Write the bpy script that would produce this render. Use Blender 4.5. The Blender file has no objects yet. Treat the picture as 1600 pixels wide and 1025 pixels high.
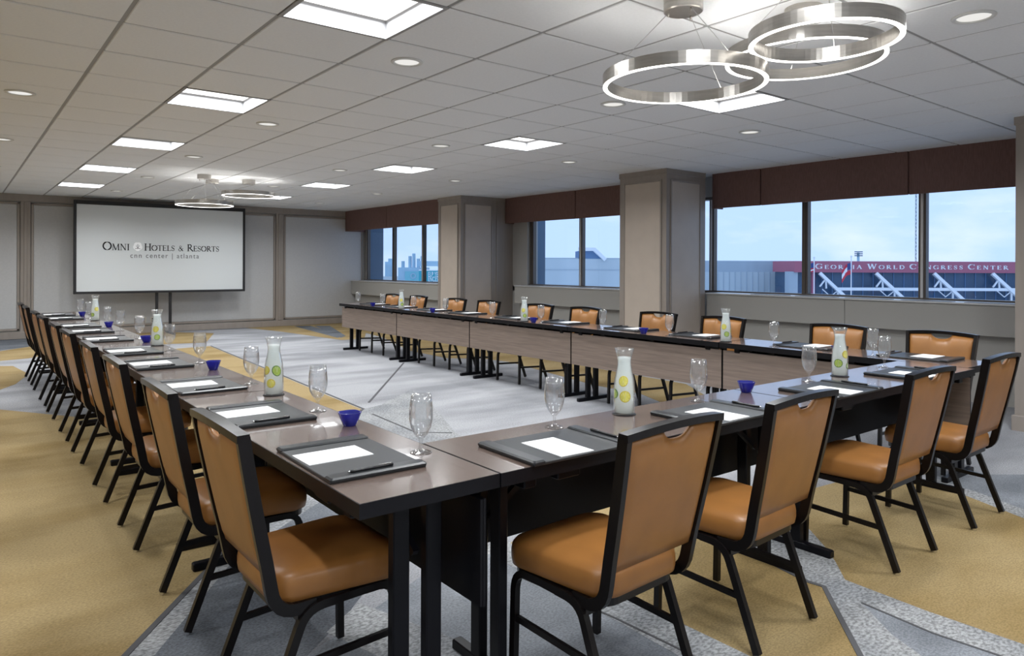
import bpy, math, random
from mathutils import Vector, Matrix
random.seed(7)
sc = bpy.context.scene
COL = sc.collection
PI = math.pi

# ------------------------------------------------------------------ camera, world, exposure
F_PX, YAW, HORIZON, ROLL, EYE = 1114.87, math.radians(38.038), 415.56, math.radians(0.239), 1.37
CZ = 2.645                                   # ceiling height
cd = bpy.data.cameras.new('camera')
cd.sensor_width = 36.0
cd.lens = 36.0 * F_PX / 1600.0
cd.shift_y = -(512.5 - HORIZON) / 1600.0
cd.clip_start, cd.clip_end = 0.05, 1500
cam = bpy.data.objects.new('camera', cd)
COL.objects.link(cam)
cam.location = (0, 0, EYE)
cam.rotation_euler = (Matrix.Rotation(-YAW, 3, 'Z') @ Matrix.Rotation(PI / 2, 3, 'X') @ Matrix.Rotation(ROLL, 3, 'Z')).to_euler()
sc.camera = cam

w = bpy.data.worlds.new('sky')
sc.world = w
w.use_nodes = True
nt = w.node_tree
nt.nodes.clear()
out = nt.nodes.new('ShaderNodeOutputWorld')
bg = nt.nodes.new('ShaderNodeBackground')
bg.inputs['Strength'].default_value = 1.2
tc = nt.nodes.new('ShaderNodeTexCoord')
mp = nt.nodes.new('ShaderNodeMapping')
mp.inputs['Scale'].default_value = (1, 1, 2.6)
nz = nt.nodes.new('ShaderNodeTexNoise')
nz.inputs['Scale'].default_value = 7.0
nz.inputs['Detail'].default_value = 6.0
rp = nt.nodes.new('ShaderNodeValToRGB')
rp.color_ramp.elements[0].position = 0.50
rp.color_ramp.elements[0].color = (0.54, 0.74, 1.10, 1)
rp.color_ramp.elements[1].position = 0.78
rp.color_ramp.elements[1].color = (0.80, 0.90, 1.12, 1)
nt.links.new(tc.outputs['Generated'], mp.inputs['Vector'])
nt.links.new(mp.outputs['Vector'], nz.inputs['Vector'])
nt.links.new(nz.outputs['Fac'], rp.inputs['Fac'])
nt.links.new(rp.outputs['Color'], bg.inputs['Color'])
nt.links.new(bg.outputs['Background'], out.inputs['Surface'])

vs = sc.view_settings
vs.view_transform = 'Standard'
vs.look = 'None'
vs.gamma = 1.0
vs.use_curve_mapping = False
vs.exposure = 0.0
TROFFER, RING_DOWN, RING_UP, DOWNLIGHT = 2.0, 4.5, 24.0, 0.85
DOWNLIGHT_FILL_W = 12.0                           # watts of the fill lamp added inside each round downlight
TROFFER_W = 29.0                             # watts of each square ceiling light
sc.cycles.max_bounces = 12
sc.cycles.diffuse_bounces = 8
sc.cycles.transparent_max_bounces = 32

# ------------------------------------------------------------------ materials
def node_mat(name):
    m = bpy.data.materials.new(name)
    m.use_nodes = True
    m.node_tree.nodes.clear()
    o = m.node_tree.nodes.new('ShaderNodeOutputMaterial')
    return m, m.node_tree, o

def pbr(name, col, rough=0.6, metal=0.0, var=0.0, scale=20.0, stretch=(1, 1, 1), bump=0.0, bscale=200.0, coat=0.0, spec=0.5, detail=3.0, col2=None):
    m, t, o = node_mat(name)
    b = t.nodes.new('ShaderNodeBsdfPrincipled')
    b.inputs['Base Color'].default_value = (*col, 1)
    b.inputs['Roughness'].default_value = rough
    b.inputs['Metallic'].default_value = metal
    b.inputs['Coat Weight'].default_value = coat
    b.inputs['Specular IOR Level'].default_value = spec
    t.links.new(b.outputs[0], o.inputs[0])
    if var or bump:
        c = t.nodes.new('ShaderNodeTexCoord')
        mpn = t.nodes.new('ShaderNodeMapping')
        mpn.inputs['Scale'].default_value = stretch
        t.links.new(c.outputs['Object'], mpn.inputs['Vector'])
    if var:
        n = t.nodes.new('ShaderNodeTexNoise')
        n.inputs['Scale'].default_value = scale
        n.inputs['Detail'].default_value = detail
        t.links.new(mpn.outputs[0], n.inputs['Vector'])
        r = t.nodes.new('ShaderNodeValToRGB')
        lo = [max(0, x * (1 - var)) for x in col]
        hi = [x * (1 + var) for x in col] if col2 is None else col2
        r.color_ramp.elements[0].position, r.color_ramp.elements[1].position = 0.3, 0.7
        r.color_ramp.elements[0].color = (*lo, 1)
        r.color_ramp.elements[1].color = (*hi, 1)
        t.links.new(n.outputs['Fac'], r.inputs['Fac'])
        t.links.new(r.outputs[0], b.inputs['Base Color'])
    if bump:
        n2 = t.nodes.new('ShaderNodeTexNoise')
        n2.inputs['Scale'].default_value = bscale
        t.links.new(mpn.outputs[0], n2.inputs['Vector'])
        bp = t.nodes.new('ShaderNodeBump')
        bp.inputs['Strength'].default_value = bump
        bp.inputs['Distance'].default_value = 0.01
        t.links.new(n2.outputs['Fac'], bp.inputs['Height'])
        t.links.new(bp.outputs[0], b.inputs['Normal'])
    return m

def emit(name, col, s):
    m, t, o = node_mat(name)
    e = t.nodes.new('ShaderNodeEmission')
    e.inputs['Color'].default_value = (*col, 1)
    e.inputs['Strength'].default_value = s
    t.links.new(e.outputs[0], o.inputs[0])
    return m

def clear(name, tint, body=0.0, body_col=(1, 1, 1), ior=1.45, rough=0.02, gain=1.0, power=3.5):
    """thin clear glass: light passes, Fresnel reflection; 'body' adds cloudy translucent white"""
    m, t, o = node_mat(name)
    tr = t.nodes.new('ShaderNodeBsdfTransparent')
    tr.inputs[0].default_value = (*tint, 1)
    gl = t.nodes.new('ShaderNodeBsdfGlossy')
    gl.inputs['Roughness'].default_value = rough
    lw = t.nodes.new('ShaderNodeLayerWeight')        # grazing angle, the same from either side of the thin wall
    lw.inputs['Blend'].default_value = 0.5
    pw = t.nodes.new('ShaderNodeMath')
    pw.operation = 'POWER'
    pw.inputs[1].default_value = power
    t.links.new(lw.outputs['Facing'], pw.inputs[0])
    f0 = ((ior - 1) / (ior + 1)) ** 2
    fr = t.nodes.new('ShaderNodeMath')
    fr.operation = 'MULTIPLY_ADD'
    fr.inputs[1].default_value = 0.7 * gain
    fr.inputs[2].default_value = f0
    t.links.new(pw.outputs[0], fr.inputs[0])
    mx = t.nodes.new('ShaderNodeMixShader')
    base = tr
    if body:
        df = t.nodes.new('ShaderNodeBsdfDiffuse')
        df.inputs[0].default_value = (*body_col, 1)
        tl = t.nodes.new('ShaderNodeBsdfTranslucent')
        tl.inputs[0].default_value = (*body_col, 1)
        m1 = t.nodes.new('ShaderNodeMixShader')
        m1.inputs[0].default_value = 0.5
        t.links.new(df.outputs[0], m1.inputs[1])
        t.links.new(tl.outputs[0], m1.inputs[2])
        m2 = t.nodes.new('ShaderNodeMixShader')
        m2.inputs[0].default_value = body
        t.links.new(tr.outputs[0], m2.inputs[1])
        t.links.new(m1.outputs[0], m2.inputs[2])
        base = m2
    t.links.new(fr.outputs[0], mx.inputs[0])
    t.links.new(base.outputs[0], mx.inputs[1])
    t.links.new(gl.outputs[0], mx.inputs[2])
    t.links.new(mx.outputs[0], o.inputs[0])
    return m

def carpet(name, col, hi, streak=(1.2, 0.35, 1), scale=1.4, fleck=0.16, fleck_scale=90.0, rot=0.0):
    """woven carpet: soft brushed drifts of colour plus pile flecks and pile relief"""
    m, t, o = node_mat(name)
    b = t.nodes.new('ShaderNodeBsdfPrincipled')
    b.inputs['Roughness'].default_value = 0.95
    b.inputs['Specular IOR Level'].default_value = 0.15
    t.links.new(b.outputs[0], o.inputs[0])
    c = t.nodes.new('ShaderNodeTexCoord')
    mpn = t.nodes.new('ShaderNodeMapping')
    mpn.inputs['Scale'].default_value = streak
    mpn.inputs['Rotation'].default_value = (0, 0, rot)
    t.links.new(c.outputs['Object'], mpn.inputs['Vector'])
    n = t.nodes.new('ShaderNodeTexNoise')
    n.inputs['Scale'].default_value = scale
    n.inputs['Detail'].default_value = 5
    t.links.new(mpn.outputs[0], n.inputs['Vector'])
    r = t.nodes.new('ShaderNodeValToRGB')
    r.color_ramp.elements[0].position, r.color_ramp.elements[1].position = 0.36, 0.58
    r.color_ramp.elements[0].color = (*col, 1)
    r.color_ramp.elements[1].color = (*hi, 1)
    t.links.new(n.outputs['Fac'], r.inputs['Fac'])
    mp2 = t.nodes.new('ShaderNodeMapping')
    mp2.inputs['Scale'].default_value = (1, 1.6, 1)
    t.links.new(c.outputs['Object'], mp2.inputs['Vector'])
    n2 = t.nodes.new('ShaderNodeTexNoise')
    n2.inputs['Scale'].default_value = fleck_scale
    n2.inputs['Detail'].default_value = 3
    t.links.new(mp2.outputs[0], n2.inputs['Vector'])
    r2 = t.nodes.new('ShaderNodeValToRGB')
    r2.color_ramp.elements[0].position, r2.color_ramp.elements[1].position = 0.36, 0.62
    k0, k1 = 1 - fleck * 2, 1 + fleck * 0.3
    r2.color_ramp.elements[0].color = (k0, k0, k0, 1)
    r2.color_ramp.elements[1].color = (k1, k1, k1, 1)
    t.links.new(n2.outputs['Fac'], r2.inputs['Fac'])
    mu = t.nodes.new('ShaderNodeMix')
    mu.data_type = 'RGBA'
    mu.blend_type = 'MULTIPLY'
    mu.inputs['Factor'].default_value = 1.0
    t.links.new(r.outputs[0], mu.inputs['A'])
    t.links.new(r2.outputs[0], mu.inputs['B'])
    t.links.new(mu.outputs['Result'], b.inputs['Base Color'])
    bp = t.nodes.new('ShaderNodeBump')
    bp.inputs['Strength'].default_value = 0.35
    bp.inputs['Distance'].default_value = 0.006
    t.links.new(n2.outputs['Fac'], bp.inputs['Height'])
    t.links.new(bp.outputs[0], b.inputs['Normal'])
    return m

M = {}
M['carpet_pale'] = carpet('carpet_pale', (0.235, 0.24, 0.258), (0.385, 0.39, 0.41), (0.5, 1.5, 1), 1.1, rot=-0.5)
M['carpet_tan'] = carpet('carpet_tan', (0.255, 0.178, 0.075), (0.345, 0.258, 0.130), (0.7, 1.6, 1), 1.2, 0.12)
M['carpet_slate'] = carpet('carpet_slate', (0.098, 0.107, 0.124), (0.165, 0.178, 0.200), (0.8, 1.4, 1), 1.6, 0.18)
M['carpet_mid'] = carpet('carpet_mid', (0.165, 0.178, 0.200), (0.262, 0.280, 0.308), (0.8, 1.4, 1), 1.6, 0.14)
M['carpet_speckle'] = carpet('carpet_speckle', (0.25, 0.26, 0.275), (0.35, 0.357, 0.365), (1, 1, 1), 3.0, 0.24, 55.0)
M['carpet_line'] = pbr('carpet_line', (0.09, 0.09, 0.095), 0.95, spec=0.1)
M['tile'] = pbr('ceiling_tile', (0.77, 0.785, 0.80), 0.9, var=0.02, scale=60, bump=0.12, bscale=260, spec=0.2)
M['grid'] = pbr('grid_bar', (0.30, 0.30, 0.30), 0.7)
M['white'] = pbr('white_enamel', (0.80, 0.80, 0.80), 0.5)
M['reflector'] = pbr('reflector_grey', (0.20, 0.20, 0.205), 0.6)
M['trim_ring'] = pbr('trim_ring', (0.62, 0.62, 0.60), 0.5)
M['lamp'] = emit('troffer_lamp', (1.0, 0.98, 0.95), TROFFER)
M['lens'] = emit('downlight_lens', (1.0, 0.98, 0.94), DOWNLIGHT)
M['led_down'] = emit('led_strip', (1.0, 0.97, 0.92), RING_DOWN)
M['led_up'] = emit('led_strip_up', (1.0, 0.97, 0.92), RING_UP)
M['nickel'] = pbr('brushed_nickel', (0.50, 0.475, 0.44), 0.28, 1.0, var=0.10, scale=8, stretch=(1, 1, 12))
M['wire'] = pbr('wire', (0.55, 0.55, 0.54), 0.4, 0.8)
M['taupe'] = pbr('taupe_trim', (0.30, 0.262, 0.232), 0.45, var=0.05, scale=6, stretch=(3, 3, 0.4))
M['fabric_wall'] = pbr('grey_wall_panel', (0.51, 0.51, 0.51), 0.85, var=0.03, scale=40, bump=0.05, bscale=400)
M['pillar'] = pbr('pillar_panel', (0.50, 0.43, 0.365), 0.5, var=0.04, scale=5)
M['wall_paint'] = pbr('wall_paint', (0.42, 0.415, 0.40), 0.75)
M['cabinet'] = pbr('sill_cabinet', (0.36, 0.35, 0.325), 0.55)
M['sill_metal'] = pbr('sill_metal', (0.72, 0.72, 0.72), 0.35, 0.4)
M['grille'] = pbr('sill_grille', (0.20, 0.20, 0.20), 0.5, 0.4)
M['bronze'] = pbr('bronze_mullion', (0.115, 0.098, 0.085), 0.4, 0.3)
M['valance'] = pbr('brown_valance', (0.165, 0.092, 0.078), 0.85, var=0.14, scale=90, stretch=(1, 1, 0.15), bump=0.05, bscale=300)
M['pane'] = clear('window_pane', (0.95, 0.97, 0.985), ior=1.3, gain=0.5)
M['table_wood'] = pbr('table_laminate', (0.118, 0.084, 0.070), 0.20, var=0.07, scale=9, stretch=(0.6, 9, 1), spec=0.8, coat=0.4)
M['modesty'] = pbr('modesty_laminate', (0.235, 0.180, 0.148), 0.5, var=0.17, scale=7, stretch=(0.5, 6, 10))
M['black'] = pbr('black_edge', (0.006, 0.006, 0.008), 0.40, spec=0.2)
M['black_metal'] = pbr('black_metal', (0.005, 0.005, 0.007), 0.32, 0.0, spec=0.18)
M['chair_frame'] = pbr('espresso_frame', (0.006, 0.0045, 0.0045), 0.28, 0.0, spec=0.3)
M['leather'] = pbr('caramel_leather', (0.300, 0.128, 0.032), 0.38, var=0.12, scale=7, bump=0.04, bscale=420, spec=0.5)
M['glide'] = pbr('chrome_glide', (0.75, 0.75, 0.75), 0.2, 1.0)
M['pad'] = pbr('black_leatherette', (0.020, 0.022, 0.024), 0.42, bump=0.06, bscale=500)
M['rail'] = pbr('black_rail', (0.018, 0.020, 0.023), 0.30)
M['paper'] = pbr('paper', (0.78, 0.79, 0.80), 0.7)
M['pen'] = pbr('pen_black', (0.01, 0.01, 0.012), 0.2)
M['glass'] = clear('goblet_glass', (0.955, 0.96, 0.965), body=0.045, body_col=(0.95, 0.97, 1.0), ior=1.65, gain=1.15, power=2.0)
M['carafe'] = clear('carafe_glass', (0.97, 0.98, 0.98), body=0.04, ior=1.5, gain=1.0, power=2.4)
M['water'] = clear('ice_water', (0.93, 0.96, 0.96), body=0.80, body_col=(0.97, 0.99, 0.975), ior=1.15)
M['ice'] = clear('ice', (0.93, 0.96, 0.98), body=0.45, body_col=(0.9, 0.94, 0.97), ior=1.3, rough=0.1)
M['lemon'] = pbr('lemon_flesh', (0.86, 0.78, 0.10), 0.4, var=0.15, scale=120)
M['lemon_rind'] = pbr('lemon_rind', (0.72, 0.56, 0.02), 0.4)
M['pith'] = pbr('citrus_pith', (0.92, 0.90, 0.62), 0.5)
M['lime'] = pbr('lime_flesh', (0.48, 0.66, 0.08), 0.4, var=0.15, scale=120)
M['lime_rind'] = pbr('lime_rind', (0.10, 0.25, 0.02), 0.4)
M['blue_glass'] = clear('cobalt_glass', (0.10, 0.12, 0.55), body=0.55, body_col=(0.04, 0.05, 0.42), ior=1.5)
M['mint'] = pbr('mints', (0.03, 0.03, 0.22), 0.35, var=0.4, scale=150)
M['screen'] = pbr('screen_cloth', (0.64, 0.67, 0.68), 0.8)
M['screen_black'] = pbr('screen_border', (0.010, 0.010, 0.012), 0.6)
M['ink'] = pbr('ink', (0.012, 0.012, 0.016), 0.7)
M['ink_grey'] = pbr('ink_grey', (0.09, 0.09, 0.095), 0.7)
M['emblem'] = pbr('emblem_silver', (0.93, 0.94, 0.95), 0.7)
M['plate'] = pbr('outlet_plate', (0.60, 0.57, 0.50), 0.5)
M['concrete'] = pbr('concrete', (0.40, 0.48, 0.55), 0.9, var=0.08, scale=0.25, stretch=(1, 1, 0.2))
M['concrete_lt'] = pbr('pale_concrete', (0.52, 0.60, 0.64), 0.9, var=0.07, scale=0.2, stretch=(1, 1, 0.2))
M['blue_column'] = pbr('blue_grey_column', (0.085, 0.14, 0.21), 0.7, var=0.1, scale=1.0)
M['red_band'] = pbr('red_fascia', (0.42, 0.13, 0.19), 0.7)  # lightened red, distance haze mixed into the colour
M['sign_white'] = pbr('sign_white', (0.90, 0.92, 0.94), 0.5)
M['dark_glass'] = pbr('dark_curtain_wall', (0.035, 0.085, 0.16), 0.25, var=0.25, scale=0.12)
M['truss'] = pbr('white_truss', (0.84, 0.88, 0.92), 0.5)
M['teal'] = pbr('teal_sign', (0.02, 0.36, 0.45), 0.6)
M['haze_bldg'] = pbr('haze_blue_building', (0.36, 0.55, 0.68), 0.9, var=0.12, scale=0.3)  # distance haze mixed into the building colour
M['blue_roof'] = pbr('blue_roof', (0.11, 0.22, 0.40), 0.7)
M['flag_red'] = pbr('flag_red', (0.62, 0.04, 0.07), 0.8)
M['flag_blue'] = pbr('flag_blue', (0.05, 0.08, 0.25), 0.8)
M['ground'] = pbr('street', (0.62, 0.64, 0.66), 0.9)

# ------------------------------------------------------------------ mesh helpers
class MB:
    def __init__(s):
        s.v, s.f, s.sm, s.mi = [], [], [], []
    def add(s, vs_, fs, smooth=False, mi=0):
        b = len(s.v)
        s.v.extend([tuple(x) for x in vs_])
        for f in fs:
            s.f.append(tuple(b + i for i in f))
            s.sm.append(smooth)
            s.mi.append(mi)
        return s
    def box(s, x0, x1, y0, y1, z0, z1, mi=0):
        vs_ = [(x0, y0, z0), (x1, y0, z0), (x1, y1, z0), (x0, y1, z0), (x0, y0, z1), (x1, y0, z1), (x1, y1, z1), (x0, y1, z1)]
        return s.add(vs_, [(0, 3, 2, 1), (4, 5, 6, 7), (0, 1, 5, 4), (1, 2, 6, 5), (2, 3, 7, 6), (3, 0, 4, 7)], mi=mi)
    def cbox(s, x0, x1, y0, y1, z0, z1, c=0.004, mi=0):
        """box with chamfered edges (rings: bottom inset, low, high, top inset)"""
        def ring(a, z):
            q = c if not a else 2 * c
            e = 0 if not a else c
            return [(x0 + q, y0 + e, z), (x1 - q, y0 + e, z), (x1 - e, y0 + q, z), (x1 - e, y1 - q, z), (x1 - q, y1 - e, z), (x0 + q, y1 - e, z), (x0 + e, y1 - q, z), (x0 + e, y0 + q, z)]
        R = [ring(1, z0), ring(0, z0 + c), ring(0, z1 - c), ring(1, z1)]
        return s.loft(R, cap=True, mi=mi)
    def loft(s, rings, cap=False, closed=False, smooth=False, mi=0):
        n = len(rings[0])
        vs_ = [p for r in rings for p in r]
        fs = []
        m = len(rings)
        for i in range(m if closed else m - 1):
            a, b = i * n, ((i + 1) % m) * n
            for j in range(n):
                k = (j + 1) % n
                fs.append((a + j, a + k, b + k, b + j))
        if cap and not closed:
            fs.append(tuple(reversed(range(n))))
            fs.append(tuple((m - 1) * n + j for j in range(n)))
        return s.add(vs_, fs, smooth, mi)
    def sweep(s, path, wd, ht, side=None, cap=True, n=0, smooth=False, mi=0):
        """rectangular (n=0) or round (n sides) bar along a path; 'side' fixes the width direction"""
        P = [Vector(p) for p in path]
        rings = []
        for i, p in enumerate(P):
            if i == 0: t = P[1] - P[0]
            elif i == len(P) - 1: t = P[-1] - P[-2]
            else: t = (P[i] - P[i - 1]).normalized() + (P[i + 1] - P[i]).normalized()
            t.normalize()
            sd = Vector(side) if side else (Vector((0, 0, 1)).cross(t) if abs(t.z) < 0.95 else Vector((1, 0, 0)))
            sd = (sd - t * sd.dot(t)).normalized()
            up = t.cross(sd)
            if n == 0:
                rings.append([p + sd * a * wd / 2 + up * b * ht / 2 for a, b in ((-1, -1), (1, -1), (1, 1), (-1, 1))])
            else:
                rings.append([p + sd * math.cos(2 * PI * k / n) * wd / 2 + up * math.sin(2 * PI * k / n) * ht / 2 for k in range(n)])
        return s.loft(rings, cap=cap, smooth=smooth or n > 0, mi=mi)
    def lathe(s, prof, n=24, c=(0, 0, 0), smooth=True, mi=0, wob=None):
        rings = []
        for r, z in prof:
            rings.append([(c[0] + max(r, 1e-5) * (wob(2 * PI * k / n, z) if wob else 1) * math.cos(2 * PI * k / n), c[1] + max(r, 1e-5) * (wob(2 * PI * k / n, z) if wob else 1) * math.sin(2 * PI * k / n), c[2] + z) for k in range(n)])
        return s.loft(rings, smooth=smooth, mi=mi)
    def cyl(s, c, r, z0, z1, n=20, mi=0):
        R = [[(c[0] + r * math.cos(2 * PI * k / n), c[1] + r * math.sin(2 * PI * k / n), z) for k in range(n)] for z in (z0, z1)]
        return s.loft(R, cap=True, mi=mi)
    def prism(s, pts, z0, z1, mi=0):
        area = sum(pts[i][0] * pts[(i + 1) % len(pts)][1] - pts[(i + 1) % len(pts)][0] * pts[i][1] for i in range(len(pts)))
        if area < 0: pts = list(reversed(pts))
        return s.loft([[(x, y, z0) for x, y in pts], [(x, y, z1) for x, y in pts]], cap=True, mi=mi)
    def build(s, name, mat, parent=None):
        me = bpy.data.meshes.new(name)
        me.from_pydata(s.v, [], s.f)
        me.validate()
        for mm in (mat if isinstance(mat, (list, tuple)) else [mat]):
            me.materials.append(M[mm] if isinstance(mm, str) else mm)
        if len(me.polygons) == len(s.sm):
            me.polygons.foreach_set('use_smooth', s.sm)
            me.polygons.foreach_set('material_index', s.mi)
        me.update()
        o = bpy.data.objects.new(name, me)
        COL.objects.link(o)
        if parent is not None: o.parent = parent
        return o

def tag(o, label=None, cat=None, group=None, kind=None):
    if label: o['label'] = label
    if cat: o['category'] = cat
    if group: o['group'] = group
    if kind: o['kind'] = kind
    return o

def empty(name, loc=(0, 0, 0), rz=0.0):
    o = bpy.data.objects.new(name, None)
    o.empty_display_size = 0.1
    COL.objects.link(o)
    o.location = loc
    o.rotation_euler = (0, 0, rz)
    return o

KIDS = {}
def kids(o):
    return [c for c in bpy.data.objects if c.parent == o]

def copy_tree(o, parent=None, tree=None):
    c = o.copy()
    COL.objects.link(c)
    if parent is not None: c.parent = parent
    for ch, sub in (tree if tree is not None else snapshot(o)):
        copy_tree(ch, c, sub)
    return c

def snapshot(o):
    return [(c, snapshot(c)) for c in kids(o)]

def struct(name, mb, mat, parent=None):
    o = mb.build(name, mat, parent)
    if parent is None: o['kind'] = 'structure'
    return o

ORD = ['first', 'second', 'third', 'fourth', 'fifth', 'sixth', 'seventh', 'eighth', 'ninth', 'tenth']

# ------------------------------------------------------------------ floor and carpet
XL, XR, YB, YF = -4.2, 8.7, -2.2, 15.8
floor = struct('floor', MB().box(XL, XR, YB, YF, -0.12, 0.0), 'carpet_pale')
LEVEL = [0.0]
def motif(pts, mat, name='carpet_motif'):
    LEVEL[0] += 0.00012
    return MB().prism(pts, -0.01, 0.0004 + LEVEL[0]).build(name, mat, floor)
def stripe(path, wd=0.02, mat='carpet_line'):
    LEVEL[0] += 0.00012
    return MB().sweep([(x, y, -0.004) for x, y in path], wd, 0.0096 + 2 * LEVEL[0], cap=True).build('carpet_stripe', mat, floor)

motif([(-4.2, 1.55), (-0.5, 1.45), (0.98, 2.41), (2.0, 2.9), (2.05, 1.6), (2.0, 0.3), (-4.2, 0.3)], 'carpet_mid')
motif([(0.3, 2.35), (0.56, 2.74), (1.05, 3.43), (1.75, 4.2), (1.85, 3.2), (1.22, 2.60), (0.98, 2.41), (0.55, 1.7), (-0.2, 1.6)], 'carpet_slate')
motif([(1.10, 2.52), (1.30, 2.66), (1.45, 2.2), (1.38, 1.6), (1.15, 1.6), (1.22, 2.1)], 'carpet_speckle')
motif([(3.4, 12.6), (3.23, 9.4), (3.1, 7.1), (3.06, 6.21), (0.84, 3.28), (-0.42, 1.6), (-4.2, 1.6), (-4.2, 10.4), (0.35, 8.24), (0.85, 7.47), (1.5, 6.75), (2.1, 8.2), (2.75, 12.5)], 'carpet_tan')
motif([(-0.42, 1.6), (0.84, 3.28), (3.06, 6.21), (3.42, 6.35), (3.7, 6.0), (3.0, 5.0), (1.05, 3.43), (0.56, 2.74), (-0.2, 1.6)], 'carpet_speckle')
motif([(3.06, 5.9), (3.35, 6.35), (4.0, 6.9), (3.75, 6.1), (3.25, 4.9), (3.1, 4.2), (2.8, 4.3), (2.9, 5.2)], 'carpet_speckle')
motif([(-4.2, 12.4), (0.57, 13.75), (1.6, 14.9), (1.9, 13.9), (0.86, 12.47), (-4.2, 10.9)], 'carpet_tan')
motif([(-4.2, 11.1), (0.0, 11.9), (0.49, 11.75), (0.63, 11.65), (0.74, 10.7), (0.56, 9.89), (0.40, 9.54), (-4.2, 9.9)], 'carpet_tan')
motif([(-4.2, 13.6), (0.58, 13.83), (1.75, 15.0), (2.1, 15.8), (-4.2, 15.8)], 'carpet_slate')
motif([(2.17, 2.78), (2.97, 2.94), (3.06, 2.14), (2.93, 1.65), (2.94, 1.58), (2.81, 1.47), (2.52, 1.22), (2.19, 0.92), (2.21, 1.46), (2.2, 1.96), (2.18, 2.48)], 'carpet_tan')
motif([(2.0, 2.9), (2.17, 2.78), (2.18, 2.48), (2.2, 1.96), (2.21, 1.46), (2.19, 0.92), (2.19, 0.3), (1.98, 0.3), (2.02, 1.9)], 'carpet_speckle')
motif([(3.51, 1.96), (3.30, 2.3), (3.06, 2.3), (2.93, 1.65), (2.94, 1.58), (2.81, 1.47), (2.52, 1.22), (2.19, 0.92), (2.19, 0.3), (3.07, 0.3), (3.07, 0.89), (3.06, 1.22), (3.08, 1.56), (3.23, 1.68), (3.37, 1.81)], 'carpet_speckle')
motif([(2.92, 1.41), (2.89, 1.13), (2.91, 0.92), (2.91, 0.4), (2.5, 0.4), (2.62, 0.95), (2.76, 1.22)], 'carpet_mid')
motif([(3.51, 1.96), (3.37, 1.81), (3.23, 1.68), (3.08, 1.56), (3.06, 1.22), (3.07, 0.89), (3.07, 0.3), (4.05, 0.3), (4.61, 1.34), (4.78, 1.67), (4.89, 1.98), (4.66, 2.28), (3.9, 2.35)], 'carpet_tan')
motif([(4.89, 1.98), (4.78, 1.67), (4.61, 1.34), (4.05, 0.3), (4.22, 0.3), (4.78, 1.39), (4.92, 1.67), (5.02, 1.95)], 'carpet_speckle')
motif([(5.02, 1.95), (4.92, 1.67), (4.78, 1.39), (4.22, 0.3), (6.6, 0.3), (6.2, 1.2), (5.59, 1.63), (5.35, 1.81), (5.2, 2.1)], 'carpet_mid')
motif([(6.77, 14.4), (6.41, 12.1), (5.78, 10.05), (5.76, 8.9), (6.15, 8.55), (6.25, 8.05), (5.82, 5.9), (5.83, 5.2), (5.47, 4.4), (6.0, 4.3), (6.73, 5.3), (6.9, 9.5), (7.2, 14.4)], 'carpet_tan')
motif([(5.0, 15.8), (7.5, 15.8), (7.0, 14.0), (6.05, 12.2), (5.6, 12.2), (5.3, 14.5)], 'carpet_tan')
motif([(2.4, 15.8), (3.3, 15.8), (4.1, 14.9), (3.5, 13.2), (2.5, 13.4)], 'carpet_tan')
motif([(6.0, 15.6), (6.34, 15.5), (5.98, 13.0), (5.70, 12.6)], 'carpet_slate')
motif([(6.40, 15.4), (6.68, 15.2), (5.98, 12.85), (5.76, 12.6)], 'carpet_slate')
stripe([(-0.42, 1.6), (0.84, 3.28), (3.06, 6.21)], 0.025)
stripe([(4.99, 8.84), (3.27, 6.49)], 0.022)
stripe([(3.04, 5.96), (2.99, 5.09), (3.22, 4.90)], 0.018)
stripe([(3.08, 6.21), (3.25, 9.4), (3.42, 12.6)], 0.02)
stripe([(3.04, 2.12), (2.93, 1.65), (2.94, 1.58), (2.81, 1.47), (2.52, 1.22), (2.19, 0.92)], 0.022)
stripe([(2.92, 1.41), (2.89, 1.13), (2.91, 0.92), (2.91, 0.4)], 0.01)
stripe([(1.97, 2.43), (2.03, 1.94), (2.05, 1.61), (2.03, 0.5)], 0.009)

# ------------------------------------------------------------------ ceiling: backing, tiles, grid, troffers, downlights
ceiling = struct('ceiling', MB().box(XL, XR, YB, YF, CZ + 0.16, CZ + 0.22), 'grid')
GX0, PX_, GY0, PY_ = 1.306, 0.614, 2.98, 0.628
ix = list(range(-10, 13))
iy = list(range(-9, 21))
def gx(i): return GX0 + PX_ * i
def gy(j): return GY0 + PY_ * j
TROF = [(i, j) for i in (-5, 0, 5) for j in (-8, -4, 0, 4, 8, 12, 16)]  # unseen first column added to brighten the floor far from the windows
DOWN = [(i, j) for i in (-2, 1, 4, 7) for j in (-7, -3, 1, 5, 9, 13, 17)]
for i in ix:
    x = gx(i)
    if XL < x < XR:
        MB().box(x - 0.012, x + 0.012, YB, YF, CZ + 0.005, CZ + 0.04).build('grid_bar', 'grid', ceiling)
for j in iy:
    y = gy(j)
    if YB < y < YF:
        MB().box(XL, XR, y - 0.012, y + 0.012, CZ + 0.0055, CZ + 0.038).build('grid_bar', 'grid', ceiling)
tw, tl = PX_ - 0.022, PY_ - 0.020
tile_mesh = None
far_tiles = MB()
def visible(i, j):
    x, y = gx(i) + PX_ / 2, gy(j) + PY_ / 2
    fw = x * math.sin(YAW) + y * math.cos(YAW)
    if fw < 0.6: return False
    rt = x * math.cos(YAW) - y * math.sin(YAW)
    px, py = 800 + F_PX * rt / fw, HORIZON - F_PX * (CZ - EYE) / fw
    return -260 < px < 1860 and py > -200
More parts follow.
